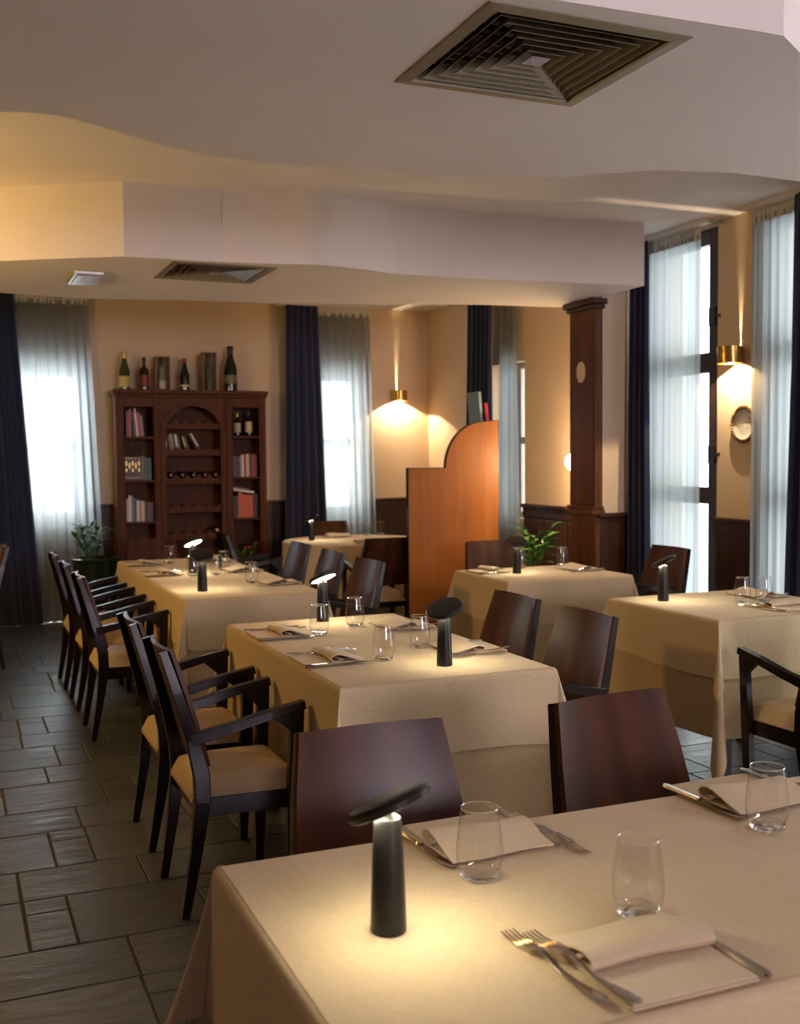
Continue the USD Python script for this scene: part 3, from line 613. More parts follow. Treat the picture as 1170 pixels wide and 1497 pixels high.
# ================================================================== CHAIRS
def make_chair(loc, rotz, label, group, scale=None):
    """armchair facing +y, origin on the floor below the seat centre (rear foot y = -0.22)"""
    c = thing('dining_armchair', label, 'chair', loc, rotz, group)
    y0 = -0.24
    # rear legs rise into the back stiles: splayed foot, forward knee at the seat, raked top
    for s in (-1, 1):
        pts = [(s * 0.183, y0, 0.0), (s * 0.192, y0 + 0.035, 0.20), (s * 0.198, y0 + 0.058, 0.37), (s * 0.198, y0 + 0.055, 0.46), (s * 0.194, y0 + 0.030, 0.57), (s * 0.178, y0 - 0.012, 0.72), (s * 0.158, y0 - 0.050, 0.848)]
        obj('rear_leg', beam(pts, [(0.026, 0.026), (0.028, 0.036), (0.030, 0.050), (0.030, 0.052), (0.028, 0.042), (0.026, 0.032), (0.024, 0.026)]), 'dark_wood', c)
        fp = [(s * 0.195, y0 + 0.345, 0.0), (s * 0.200, y0 + 0.357, 0.34), (s * 0.203, y0 + 0.365, 0.50), (s * 0.205, y0 + 0.372, 0.635)]
        obj('front_leg', beam(fp, [(0.026, 0.028), (0.032, 0.046), (0.030, 0.042), (0.030, 0.040)]), 'dark_wood', c)
        arm = beam([(s * 0.196, y0 + 0.025, 0.572), (s * 0.202, y0 + 0.15, 0.598), (s * 0.206, y0 + 0.28, 0.630), (s * 0.206, y0 + 0.395, 0.652)], [(0.026, 0.040), (0.032, 0.034), (0.038, 0.030), (0.036, 0.028)])
        gus = hull([(s * 0.205 + dx, y0 + yy, zz) for dx in (-0.012, 0.012) for yy, zz in ((0.280, 0.625), (0.356, 0.560), (0.356, 0.635), (0.305, 0.635))])
        obj('armrest', [arm, gus], 'dark_wood', c)
    # bent veneer back between the stiles
    n, mrows = 15, 12; P = np.zeros((mrows, n, 3))
    for j, t in enumerate(np.linspace(0, 1, mrows)):
        z = 0.485 + t * 0.370
        yb = np.interp(z, [0.46, 0.57, 0.72, 0.855], [y0 + 0.055, y0 + 0.030, y0 - 0.012, y0 - 0.052]); hw = np.interp(z, [0.46, 0.57, 0.72, 0.855], [0.198, 0.194, 0.179, 0.159])
        u_ = np.linspace(-1, 1, n)
        P[j, :, 0] = u_ * (hw + 0.012); P[j, :, 1] = yb + 0.034 - 0.020 * (1 - u_ ** 2); P[j, :, 2] = z
    obj('backrest', grid(P, 0.014), 'back_veneer', c, smooth=35)
    # seat: wooden frame and padded cushion, wider at the front
    fr = [(-0.188, y0 + 0.045), (0.188, y0 + 0.045), (0.193, y0 + 0.37), (-0.193, y0 + 0.37)]
    obj('seat_frame', extrude(Polygon(fr), 0.315, 0.375), 'dark_wood', c)
    N = 17; U, V = np.meshgrid(np.linspace(-1, 1, N), np.linspace(-1, 1, N), indexing='ij')
    sup = lambda q: np.sign(q) * (1 - (1 - abs(q)) ** 1.0)
    hw = 0.176 + 0.012 * (V + 1) / 2; X = U * hw; Y = y0 + 0.212 + V * 0.182
    e = np.maximum(abs(U), abs(V)); Z = 0.375 + 0.062 * np.sqrt(np.clip(1 - np.clip((e - 0.72) / 0.28, 0, 1) ** 2, 0, 1)) + 0.012 * (1 - U ** 2) * (1 - V ** 2)
    topm = grid(np.stack([X, Y, Z], -1)); 
    skirt = hull([(x, y, z) for x, y in ((-0.176, y0 + 0.03), (0.176, y0 + 0.03), (0.188, y0 + 0.394), (-0.188, y0 + 0.394)) for z in (0.36, 0.376)])
    obj('seat', [topm, skirt], 'seat_leather', c, smooth=50)
    return c
Chair = Kind(make_chair)
E_, N_, W_, S_ = -PI / 2, 0.0, PI / 2, PI
G1 = 'armchairs along the left side of the tables'; G2 = 'armchairs along the right side of the tables'
Chair((0.905, 3.545, 0), E_, 'nearest dark armchair of the left row, at the near end of the middle table', G1)
Chair((0.91, 4.18, 0), E_, 'second dark armchair of the left row, at the far end of the middle table', G1)
Chair((0.912, 5.90, 0), E_, 'third dark armchair of the left row, nearest one at the long table', G1)
Chair((0.915, 6.63, 0), E_, 'fourth dark armchair of the left row, at the middle of the long table', G1)
Chair((0.91, 7.30, 0), E_, 'farthest dark armchair of the left row, before the big plant pot', G1)
Chair((2.02, 3.57, 0), W_, 'dark armchair with a bright reflection, right of the middle table near end', G2)
Chair((2.02, 4.14, 0), W_, 'dark armchair right of the far end of the middle table', G2)
Chair((2.04, 5.95, 0), W_ + 0.05, 'dark armchair at the near right of the long table', G2)
Chair((2.05, 6.66, 0), W_, 'dark armchair at the middle right of the long table', G2)
Chair((2.07, 7.42, 0), W_, 'dark armchair at the far right of the long table, before the round table', G2)
Chair((0.865, 1.965, 0), S_, 'dark-veneered armchair behind the foreground table, behind the nearest table lamp', 'chairs facing the foreground table')
Chair((1.555, 2.00, 0), S_ + 0.13, 'reddish-veneered armchair behind the foreground table, right of the middle', 'chairs facing the foreground table')
Chair((3.20, 3.36, 0), N_, 'armchair with cream seat at the right edge, before the table by the windows', 'chairs at the right-hand tables')
Chair((4.02, 5.72, 0), W_ , 'dark armchair standing before the tall sheer curtain on the right', 'chairs at the right-hand tables', 1.02)
Chair((3.60, 6.64, 0), S_, 'dark armchair with its back to the orange divider', 'chairs at the right-hand tables')
Chair((3.06, 7.80, 0), N_, 'black armchair seen from behind with its cream seat below, beside the divider', 'chairs at the round table')
Chair((3.40, 9.56, 0), S_, 'brown-backed armchair beyond the round table, before the sheer curtain', 'chairs at the round table')
Chair((2.35, 8.62, 0), E_, 'dark armchair turned sideways before the right half of the bookcase', 'chairs at the round table')
Chair((1.44, 8.02, 0), S_, 'dark armchair at the far end of the long table, before the bookcase', 'chairs at the end of the long table')
Chair((0.10, 8.18, 0), W_, 'dark armchair cut off by the left edge of the picture', 'chairs at the left edge')

# ================================================================== TABLE LAMPS
def make_lamp(loc, rotz, label, group):
    l = thing('table_lamp', label, 'lamp', loc, rotz, group); tau = math.radians(25)
    obj('stem', lathe([(0, 0.0), (0.0255, 0.0), (0.0268, 0.003), (0.0265, 0.012), (0.0245, 0.07), (0.0222, 0.13), (0.0208, 0.160), (0.0190, 0.168), (0.012, 0.172), (0.008, 0.173), (0, 0.173)], 40), 'lamp_black', l, smooth=40)
    j = trimesh.creation.icosphere(2, 0.0075); j.apply_translation([0, 0, 0.176]); obj('ball_joint', j, 'steel', l, smooth=True)
    R = trimesh.transformations.rotation_matrix(-tau, [0, 1, 0]); R[:3, 3] = (0.002, 0, 0.190)       # high side towards +x
    h = lathe([(0, 0.0100), (0.050, 0.0100), (0.060, 0.0070), (0.0645, 0.0), (0.0620, -0.0075), (0.0565, -0.0105), (0.0560, -0.0085), (0, -0.0085)], 56); h.apply_transform(R)
    obj('head', h, 'lamp_black', l, smooth=40)
    d = lathe([(0.013, -0.0092), (0.053, -0.0092), (0.053, -0.0102), (0.013, -0.0102), (0.013, -0.0092)], 48); d.apply_transform(R)
    obj('diffuser', d, 'lamp_glow', l)
    hub = lathe([(0, -0.0085), (0.010, -0.0085), (0.008, -0.012), (0, -0.013)], 20); hub.apply_transform(R); obj('hub', hub, 'steel', l)
    return l
Lamp = Kind(make_lamp); GL = 'cordless black table lamps'
A0 = math.radians(-48)
Lamp((0.581, 1.436, TOP), A0, 'black table lamp on the foreground table, largest and nearest of the lamps', GL)
Lamp((1.521, 3.240, TOP), math.radians(30), 'black table lamp standing near the front edge of the middle table', GL)
Lamp((1.468, 4.345, TOP), A0 - 0.15, 'table lamp at the far edge of the middle table, its lit disc facing us', GL)
Lamp((1.235, 5.629, TOP), math.radians(80), 'black table lamp at the near end of the long table', GL)
Lamp((1.383, 6.56, TOP), A0 - 0.1, 'table lamp on the long table whose lit disc shows before the bookcase', GL)
Lamp((3.132, 5.646, TOP), math.radians(75), 'black table lamp on the table beside the orange divider', GL)
Lamp((3.154, 4.251, TOP), math.radians(-38), 'black table lamp on the table by the right-hand windows', GL)
Lamp((2.86, 8.734, TOP), math.radians(-20), 'small black table lamp on the round back table', GL)

# ================================================================== PLACE SETTINGS
def make_glass(loc, rotz, label, group):
    g = thing('glass_tumbler', label, 'glass', loc, rotz, group)
    prof = [(0.021, 0.0), (0.028, 0.003), (0.034, 0.012), (0.0385, 0.030), (0.0395, 0.046), (0.0375, 0.072), (0.0335, 0.100), (0.0308, 0.117)]
    ou = np.array(prof); inn = ou - np.c_[np.full(len(ou), 0.0012), np.zeros(len(ou))]; inn = inn[2:]
    obj('bowl', lathe(np.vstack([ou[2:], [[0.0304, 0.1178]], inn[::-1]]), 48), 'tumbler_glass', g, smooth=60)
    obj('rim', lathe([(0.0298, 0.1170), (0.0302, 0.1180), (0.0308, 0.1184), (0.0314, 0.1176), (0.0308, 0.1166), (0.0298, 0.1170)], 48), 'solid_glass', g, smooth=True)
    obj('base', lathe([(0, 0.0012), (0.018, 0.0004), (0.0225, 0.0), (0.029, 0.0032), (0.0335, 0.0105), (0.0325, 0.0125), (0.022, 0.0085), (0, 0.0072)], 48), 'solid_glass', g, smooth=45)
    return g
Glass = Kind(make_glass)

def ribbon(path, halfw, thick):
    """flat bar along path (n, 3) with half widths"""
    p = np.array(path, float); n = len(p); v, f = [], []
    t = np.gradient(p, axis=0); s = np.cross(t, [0, 0, 1.0]); s /= np.linalg.norm(s, axis=1, keepdims=True)
    for i in range(n):
        w = halfw[i]; th = thick[i] if np.ndim(thick) else thick
        for k, (a, b) in enumerate(((-1, 0), (-0.6, 0.5), (0.6, 0.5), (1, 0), (0.6, -0.5), (-0.6, -0.5))):
            v.append(p[i] + s[i] * a * w + np.array([0, 0, b * th]))
    for i in range(n - 1):
        for k in range(6):
            a, b = i * 6 + k, i * 6 + (k + 1) % 6; f += [[a, b, b + 6], [a, b + 6, a + 6]]
    for k in range(1, 5): f += [[0, k + 1, k], [(n - 1) * 6, (n - 1) * 6 + k, (n - 1) * 6 + k + 1]]
    m = trimesh.Trimesh(v, f, process=False); m.fix_normals(); return m

def make_fork(loc, rotz, label, group):
    """handle end at y = 0, tines to y = 0.235"""
    k = thing('dinner_fork', label, 'fork', loc, rotz, group)
    z = lambda y: 0.003 + 0.010 * math.exp(-((y - 0.150) / 0.035) ** 2) + 0.004 * math.exp(-((y - 0.01) / 0.03) ** 2)
    ys = [0, 0.004, 0.014, 0.035, 0.065, 0.10, 0.130, 0.150, 0.160, 0.170, 0.180]; ws = [0.004, 0.0085, 0.0105, 0.0095, 0.0060, 0.0038, 0.0036, 0.0052, 0.0095, 0.0125, 0.0128]
    obj('handle', ribbon([(0, y, z(y)) for y in ys], ws, 0.0024), 'steel', k, smooth=40)
    for i in range(4):
        x = -0.0105 + 0.007 * i
        obj('tine', ribbon([(x, 0.178, z(0.178)), (x, 0.195, 0.0045), (x * 0.98, 0.215, 0.0030), (x * 0.95, 0.236, 0.0048)], [0.0024, 0.0020, 0.0017, 0.0008], 0.0020), 'steel', k, smooth=40)
    return k
def make_knife(loc, rotz, label, group):
    k = thing('table_knife', label, 'knife', loc, rotz, group)
    obj('handle', ribbon([(0, y, 0.0065) for y in (0, 0.003, 0.012, 0.05, 0.09, 0.100)], [0.004, 0.0078, 0.0092, 0.0080, 0.0062, 0.0058], 0.0085), 'steel', k, smooth=40)
    obj('bolster', ribbon([(0, y, 0.0065) for y in (0.099, 0.104, 0.110)], [0.0068, 0.0076, 0.0062], 0.0080), 'steel', k, smooth=40)
    obj('blade', ribbon([(x, y, 0.0055) for x, y in ((0, 0.109), (0.0, 0.13), (0.0008, 0.17), (0.0004, 0.205), (-0.002, 0.222), (-0.004, 0.228))], [0.0075, 0.0092, 0.0098, 0.0088, 0.005, 0.0015], 0.0022), 'steel', k, smooth=40)
    return k
def make_napkin(loc, rotz, label, group):
    """folded napkin, near edge towards -y, its far half rolled over"""
    n = thing('folded_napkin', label, 'napkin', loc, rotz, group)
    obj('lower_fold', rbox(-0.100, 0.100, -0.112, 0.060, 0.0006, 0.0042, 0.0016), 'napkin_linen', n)
    obj('middle_fold', rbox(-0.0985, 0.0985, -0.110, 0.060, 0.0046, 0.0078, 0.0015), 'napkin_linen', n)
    # rolled flap: teardrop section that rises, curls over and runs flat to the back
    U = np.linspace(-0.1, 0.1, 17); sec = [(0.100, 0.010), (0.070, 0.016), (0.045, 0.024), (0.025, 0.030), (0.006, 0.033), (-0.012, 0.029), (-0.020, 0.020), (-0.015, 0.0115), (-0.002, 0.0092), (0.014, 0.0105), (0.022, 0.0155), (0.016, 0.0205), (0.006, 0.0195)]
    P = np.zeros((len(sec), len(U), 3))
    for i, (y, z) in enumerate(sec):
        P[i, :, 0] = U * (1 - 0.004 * i / len(sec)); P[i, :, 1] = y + 0.004 * np.sin(U * 30 + i * 0.3); P[i, :, 2] = z * (1 + 0.10 * np.sin(U * 22)) if 0 < i < 8 else z
    obj('rolled_flap', grid(P, 0.0022), 'napkin_linen', n, smooth=50)
    return n
Fork, Knife, Napkin = Kind(make_fork), Kind(make_knife), Kind(make_napkin)
ZT = TOP + 0.0005
def setting(x, y, rz, where, forks=True, jitter=0.0):
    c, s = math.cos(rz), math.sin(rz)
    def at(lx, ly, z=ZT): return (x + c * lx - s * ly, y + s * lx + c * ly, z)
    Napkin(at(0, 0), rz, f'folded napkin with rolled flap at {where}', 'folded napkins')
    Knife(at(0.112, -0.115), rz + 0.03, f'steel knife right of the napkin at {where}', 'table knives')
    if forks:
        Fork(at(-0.094, -0.118, ZT + 0.009), rz + 0.10, f'inner steel fork at {where}', 'inner forks')
        Fork(at(-0.122, -0.085), rz + 0.05, f'outer steel fork at {where}', 'outer forks')
setting(0.868, 1.205, 0, 'the near setting of the foreground table')
setting(0.868, 1.715, PI + 0.02, 'the far left setting of the foreground table', True)
setting(1.475, 1.715, PI + 0.02, 'the far right setting of the foreground table')
setting(1.195, 3.49, E_, 'the near left setting of the middle table'); setting(1.195, 4.07, E_, 'the far left setting of the middle table')
setting(1.72, 3.47, W_, 'the near right setting of the middle table'); setting(1.72, 4.07, W_, 'the far right setting of the middle table')
setting(1.195, 6.55, E_, 'the middle left setting of the long table'); setting(1.19, 7.22, E_, 'the far left setting of the long table'); 
setting(1.70, 5.80, W_, 'the near right setting of the long table'); setting(1.69, 6.55, W_, 'the middle right setting of the long table'); setting(1.69, 7.25, W_, 'the far right setting of the long table')
setting(3.02, 5.80, E_, 'the left setting of the table beside the divider', False); setting(3.58, 5.66, W_, 'the right setting of the table beside the divider')
setting(3.50, 3.81, 0, 'the near setting of the table by the windows'); setting(3.68, 4.20, W_, 'the right setting of the table by the windows')
setting(3.18, 8.25, 0, 'the near setting of the round table', False); setting(3.20, 9.05, PI, 'the far setting of the round table', False)
for x, y, w in [(0.793, 1.558, 'foreground table, right of the nearest lamp'), (1.383, 1.549, 'foreground table at the right edge of the picture'), (0.944, 1.331, 'foreground table, just beyond the near napkin'),
                (1.34, 4.01, 'middle table beyond the far left napkin'), (1.545, 4.16, 'middle table, farthest of its four tumblers'), (1.37, 3.41, 'middle table left of the lamp, nearest of its tumblers'), (1.58, 3.575, 'middle table touching the lamp head from the left'),
                (1.37, 7.23, 'long table, farthest tumbler on its left'), (1.57, 5.88, 'long table, nearest tumbler on its right'), (1.49, 6.40, 'long table, right of the near lamp'), (1.345, 6.38, 'long table, left of the near lamp stem'), (1.60, 6.66, 'long table, right behind the near lamp head'),
                (3.30, 6.02 - 0.12, 'table beside the divider, behind its lamp'), (3.60, 5.90, 'table beside the divider, at its back right'), (3.45, 4.04, 'table by the windows, left one of the pair'), (3.56, 4.02, 'table by the windows, right one of the pair'),
                (3.64, 9.10, 'round table, right one before the dark wainscot'), (3.48, 9.04, 'round table, next to the right one'), (3.36, 9.20, 'round table, before the brown chair back')]:
    Glass((x, y, TOP), 0, f'clear stemless tumbler on the {w}', 'stemless tumblers')

# ================================================================== DIVIDER
dv = thing('room_divider', 'orange-veneered wooden divider with a stepped quarter-round top', 'divider', (0, 7.40, 0))
arc = [(3.495 + 0.325 * (1 - math.cos(t)), 1.376 + 0.350 * math.sin(t)) for t in np.linspace(0, PI / 2, 20)]
prof = Polygon([(3.184, 0), (3.945, 0), (3.945, 1.737), (3.86, 1.733)] + arc[::-1] + [(3.184, 1.376)])
pm = trimesh.creation.extrude_polygon(prof, 0.036, engine='earcut'); pm.apply_transform(np.array([[1, 0, 0, 0], [0, 0, 1, 0], [0, 1, 0, 0], [0, 0, 0, 1.0]])); pm.fix_normals()
obj('panel', pm, 'cherry_veneer', dv)
eb = [(3.184, 0.0), (3.184, 1.376), (3.495, 1.376)] + arc + [(3.86, 1.733), (3.945, 1.737), (3.945, 0.0)]
inn = Polygon(eb).buffer(-0.002); outp = Polygon(eb).buffer(0.003, join_style=2)
em_ = extrude(outp.difference(inn).intersection(sbox(3, 0.0, 4.2, 2)), 0, 0.037) ; em_.apply_transform(np.array([[1, 0, 0, 0], [0, 0, 1, -0.0005], [0, 1, 0, 0], [0, 0, 0, 1.0]])); em_.fix_normals()
obj('edge_band', em_, 'dark_wood', dv)
obj('rear_cabinet', rbox(3.80, 3.94, 0.04, 0.25, 0.0, 1.69), 'cherry_veneer', dv)
single('menu_folder', moved(rbox(-0.012, 0.012, -0.10, 0.10, 0, 0.27), 3.855, 7.60, 1.695, ry=-0.07), 'folder_blue', 'grey-blue folder leaning on top of the orange divider', 'folder')
single('menu_book', moved(rbox(-0.014, 0.014, -0.09, 0.09, 0, 0.185), 3.903, 7.58, 1.692, ry=-0.10), 'cover_crimson', 'dark red book standing on top of the orange divider, right of the folder', 'book')

# ================================================================== BOOKCASE
BY0, BY1 = 9.80, YB - 0.052
bc = thing('bookcase', 'dark wooden bookcase with a central arch and wine racks', 'bookcase', (0, 0, 0))
BX = (1.405, 2.775); IN = [1.475, 1.735, 1.80, 2.385, 2.455, 2.71]     # bay edges
obj('cornice', [rbox(BX[0] - 0.02, BX[1] + 0.02, BY0 - 0.03, BY1, 2.045, 2.085, 0.008), rbox(BX[0] - 0.008, BX[1] + 0.008, BY0 - 0.015, BY1, 2.02, 2.045, 0.006)], 'shelf_wood', bc)
obj('back_board', bx(BX[0] + 0.01, BX[1] - 0.01, BY1 - 0.015, BY1, 0.05, 2.02), 'shelf_wood', bc)
obj('plinth', rbox(BX[0], BX[1], BY0 + 0.02, BY1, 0.0, 0.09), 'shelf_wood', bc)
for a, b in ((BX[0], BX[0] + 0.03), (IN[1] + 0.02, IN[1] + 0.045), (IN[3] + 0.02, IN[3] + 0.045), (BX[1] - 0.03, BX[1])):
    obj('upright', rbox(a, b, BY0 + 0.02, BY1 - 0.015, 0.09, 2.02), 'shelf_wood', bc)
for a, b in ((BX[0], IN[0]), (IN[1], IN[2]), (IN[3], IN[4]), (IN[5], BX[1])):
    obj('front_stile', [rbox(a, b, BY0, BY0 + 0.022, 0.0, 2.02, 0.004), rbox(a + 0.015, b - 0.015, BY0 - 0.006, BY0 + 0.001, 0.08, 1.98, 0.003)], 'shelf_wood', bc)
for a, b in ((IN[0], IN[1]), (IN[4], IN[5])): obj('top_rail', rbox(a, b, BY0, BY0 + 0.022, 1.93, 2.02), 'shelf_wood', bc)
cx = (IN[2] + IN[3]) / 2; ro = (IN[3] - IN[2]) / 2
th = np.linspace(0, PI, 33)
spand = Polygon([(IN[2], 1.70), (IN[2], 2.02), (IN[3], 2.02), (IN[3], 1.70)]).difference(Polygon([(cx + ro * math.cos(t), 1.71 + ro * 0.93 * math.sin(t)) for t in th]).union(sbox(IN[2], 1.6, IN[3], 1.71)))
def flat_y(p, y0, y1):
    e = trimesh.util.concatenate([trimesh.creation.extrude_polygon(g, y1 - y0, engine='earcut') for g in getattr(p, 'geoms', [p])]); e.apply_transform(np.array([[1, 0, 0, 0], [0, 0, 1, y0], [0, 1, 0, 0], [0, 0, 0, 1.0]])); e.fix_normals(); return e
obj('spandrel', flat_y(spand, BY0 + 0.012, BY0 + 0.022), 'shelf_wood', bc)
arcp = Polygon([(cx + ro * math.cos(t), 1.71 + ro * 0.93 * math.sin(t)) for t in th] + [(cx + (ro - 0.042) * math.cos(t), 1.71 + (ro * 0.93 - 0.042) * math.sin(t)) for t in th[::-1]])
legs = sbox(IN[2], 0.09, IN[2] + 0.042, 1.711).union(sbox(IN[3] - 0.042, 0.09, IN[3], 1.711))
obj('arch_moulding', flat_y(arcp.union(legs).buffer(0), BY0 - 0.008, BY0 + 0.014), 'shelf_wood', bc)
SL = [1.665, 1.275, 0.902, 0.55, 0.30]
for a, b, zs in ((IN[0] - 0.02, IN[1] + 0.02, SL), (IN[4] - 0.02, IN[5] + 0.02, [1.672, 1.292, 0.910, 0.55, 0.30])):
    for z in zs: obj('shelf', rbox(a, b, BY0 + 0.022, BY1 - 0.016, z - 0.022, z), 'shelf_wood', bc)
RK = [1.765, 1.525, 1.265, 1.005, 0.755, 0.50]
for z in RK:
    obj('shelf', rbox(IN[2] + 0.0, IN[3] - 0.0, BY0 + 0.022, BY1 - 0.016, z - 0.02, z), 'shelf_wood', bc)
    strip = sbox(IN[2] + 0.03, z, IN[3] - 0.03, z + 0.050)
    for k in range(5): strip = strip.difference(Polygon([(IN[2] + 0.085 + k * 0.103 + 0.040 * math.cos(t), z + 0.058 + 0.040 * math.sin(t)) for t in np.linspace(0, 2 * PI, 20)]))
    obj('scalloped_rack', flat_y(strip, BY0 + 0.035, BY0 + 0.05), 'shelf_wood', bc)
    obj('rack_rail', rbox(IN[2] + 0.03, IN[3] - 0.03, BY0 + 0.024, BY0 + 0.034, z - 0.035, z - 0.005), 'shelf_wood', bc)

ORD = ['first', 'second', 'third', 'fourth', 'fifth', 'sixth', 'seventh', 'eighth', 'ninth', 'tenth']
def book(x, z, w, h, color, lean, label, depth=0.20, bands=0, y=BY0 + 0.05, flat=False, group=None):
    b = thing('book', label, 'book', (x, y, z), 0, group or 'books in the bookcase'); cm = 'cover_' + color.replace(' ', '_'); R = lambda m: moved(m, ry=lean)
    if flat:
        obj('cover', R(trimesh.util.concatenate([bx(0, h, 0, depth, 0, 0.003), bx(0, h, 0, depth, w - 0.003, w), bx(0, h, 0, 0.003, 0.003, w - 0.003)])), cm, b); obj('page_block', R(bx(0.003, h - 0.003, 0.003, depth - 0.004, 0.003, w - 0.003)), 'paper', b); return
    obj('cover', R(trimesh.util.concatenate([bx(0, 0.002, 0, depth, 0, h), bx(w - 0.002, w, 0, depth, 0, h), bx(0.002, w - 0.002, 0, 0.003, 0, h)])), cm, b)
    obj('page_block', R(bx(0.002, w - 0.002, 0.003, depth - 0.004, 0.003, h - 0.004)), 'paper', b)
    if bands: [obj('spine_band', R(bx(w * 0.25, w * 0.75, -0.0006, 0.001, h * q, h * q + dz)), 'gilt', b) for q, dz in (((0.10, 0.004), (0.36, 0.030), (0.62, 0.040), (0.93, 0.004)) if bands % 2 else ((0.10, 0.004), (0.50, 0.050), (0.93, 0.004)))]
def row(x, z, items, shelf, lean=0.0, depth=0.20, bands=0, y=BY0 + 0.05):
    for i, it in enumerate(items):
        color, w, h = it[:3]; le = it[3] if len(it) > 3 else lean
        book(x + (h * math.sin(-le) if le < 0 and (i == 0 or (items[i - 1][3] if len(items[i - 1]) > 3 else 0) != le) else 0), z + (w * math.sin(le) if le > 0 else 0.0005), w, h, color, le, f'{color} book, {ORD[i]} from left on {shelf}', depth, it[4] if len(it) > 4 else bands, y)
        x += (h * math.sin(-le) if le < 0 and (i == 0 or (items[i - 1][3] if len(items[i - 1]) > 3 else 0) != le) else 0) + w / math.cos(le) + 0.002
row(1.500, SL[0], [('dark red', 0.022, 0.225), ('red', 0.022, 0.245), ('black', 0.022, 0.215, -0.09), ('white', 0.016, 0.250, -0.09), ('red', 0.028, 0.215, -0.09), ('grey', 0.018, 0.190, -0.09)], 'the top shelf of the bookcase left bay')
row(1.482, SL[1], [('dark brown', 0.026, 0.208, 0, 3), ('dark brown', 0.026, 0.208, 0, 2), ('dark brown', 0.026, 0.208, 0, 3), ('maroon', 0.026, 0.208, 0, 2), ('dark brown', 0.026, 0.208, 0, 3), ('olive', 0.034, 0.215), ('dark green', 0.030, 0.20), ('dark green', 0.026, 0.195)], 'the second shelf of the bookcase left bay')
row(1.488, SL[2], [('cream', 0.020, 0.205), ('white', 0.020, 0.235), ('grey', 0.018, 0.232), ('dark blue', 0.026, 0.205), ('white', 0.020, 0.190), ('tan', 0.018, 0.190), ('cream', 0.026, 0.182), ('black', 0.028, 0.18), ('dark red', 0.026, 0.175), ('black', 0.02, 0.17)], 'the third shelf of the bookcase left bay')
book(1.53, SL[3] + 0.0005, 0.05, 0.15, 'cream', 0, 'cream book stacked low in the left bay, half hidden by a chair', flat=True)
row(1.845, RK[1] + 0.001, [('white', 0.016, 0.10, 0.0), ('dark red', 0.022, 0.150, -0.16), ('tan', 0.018, 0.165, -0.16), ('black', 0.020, 0.16, -0.16), ('white', 0.018, 0.160, -0.16), ('black', 0.020, 0.15, -0.16), ('yellow', 0.014, 0.14, -0.30), ('black', 0.018, 0.15, -0.30), ('white', 0.014, 0.185, -0.50)], 'the second shelf inside the arch of the bookcase', depth=0.16, y=BY0 + 0.062)
row(2.462, 1.292, [('maroon', 0.020, 0.190), ('dark red', 0.022, 0.195), ('black', 0.020, 0.185), ('grey', 0.018, 0.200), ('white', 0.020, 0.205), ('crimson', 0.018, 0.205), ('cream', 0.028, 0.212), ('maroon', 0.022, 0.205), ('crimson', 0.026, 0.208), ('dark red', 0.020, 0.205)], 'the second shelf of the bookcase right bay')
row(2.462, 0.910, [('black', 0.026, 0.20), ('dark green', 0.020, 0.20), ('orange', 0.036, 0.235), ('orange', 0.032, 0.215), ('orange', 0.032, 0.212), ('orange', 0.030, 0.210), ('dark red', 0.026, 0.215), ('black', 0.022, 0.22)], 'the third shelf of the bookcase right bay')
book(2.466, 0.910 + 0.255, 0.022, 0.20, 'white', 0.16, 'white book lying across the tops of the orange books', flat=True); book(2.466, 0.910 + 0.284, 0.010, 0.15, 'grey', 0.17, 'thin grey book lying on the white one above the orange books', flat=True)

def bottle(label, x, y, z, h, r, neck, body_m, foil_m, label_m, champagne=False, lab=(0.12, 0.42), group='bottles on top of the bookcase', rx=0):
    b = thing('wine_bottle', label, 'bottle', (x, y, z), 0, group); nr = r * (0.38 if champagne else 0.34)
    sh = [(r, h * 0.03), (r, h * 0.46), (r * 0.97, h * 0.52), (r * 0.80, h * 0.60), (nr * 1.35, h * 0.74), (nr, h * 0.86)] if champagne else [(r, h * 0.03), (r, h * 0.58), (r * 0.92, h * 0.63), (r * 0.6, h * 0.68), (nr * 1.1, h * 0.73), (nr, h * 0.80)]
    R = lambda m: moved(m, rx=rx)
    obj('glass', R(lathe([(0, 0), (r * 0.9, 0)] + sh + [(nr, h * 0.97), (0, h * 0.97)], 28)), body_m, b, smooth=50)
    obj('foil', R(lathe([(nr * 1.1, h * neck), (nr * 1.12, h * 0.93), (nr * 1.3, h * 0.935), (nr * 1.3, h * 0.97), (nr * 1.1, h), (0, h)], 24)), foil_m, b, smooth=50)
    if label_m: obj('paper_label', R(lathe([(r * 1.006, h * lab[0]), (r * 1.012, h * lab[0]), (r * 1.012, h * lab[1]), (r * 1.006, h * lab[1])], 28)), label_m, b, smooth=50)
    return b
ZB = 2.0855; YBt = 9.97
bottle('green champagne bottle with gold foil and gold label, leftmost on top of the bookcase', 1.512, YBt, ZB, 0.345, 0.048, 0.70, 'bottle_green', 'foil_gold', 'label_gold', True, (0.08, 0.36))
bottle('dark wine bottle with a reddish label, second from the left on top of the bookcase', 1.688, YBt, ZB, 0.300, 0.043, 0.72, 'bottle_dark', 'foil_black', 'label_red', lab=(0.12, 0.46))
bottle('dark bottle with red foil on the bookcase, between the two wooden boxes', 2.056, YBt, ZB, 0.298, 0.045, 0.86, 'bottle_dark', 'foil_red', 'label_cream', True, (0.13, 0.19))
bottle('tallest dark bottle with an olive label, rightmost on top of the bookcase', 2.486, YBt, ZB, 0.425, 0.062, 0.78, 'bottle_dark', 'foil_black', 'label_olive', True, (0.18, 0.36))
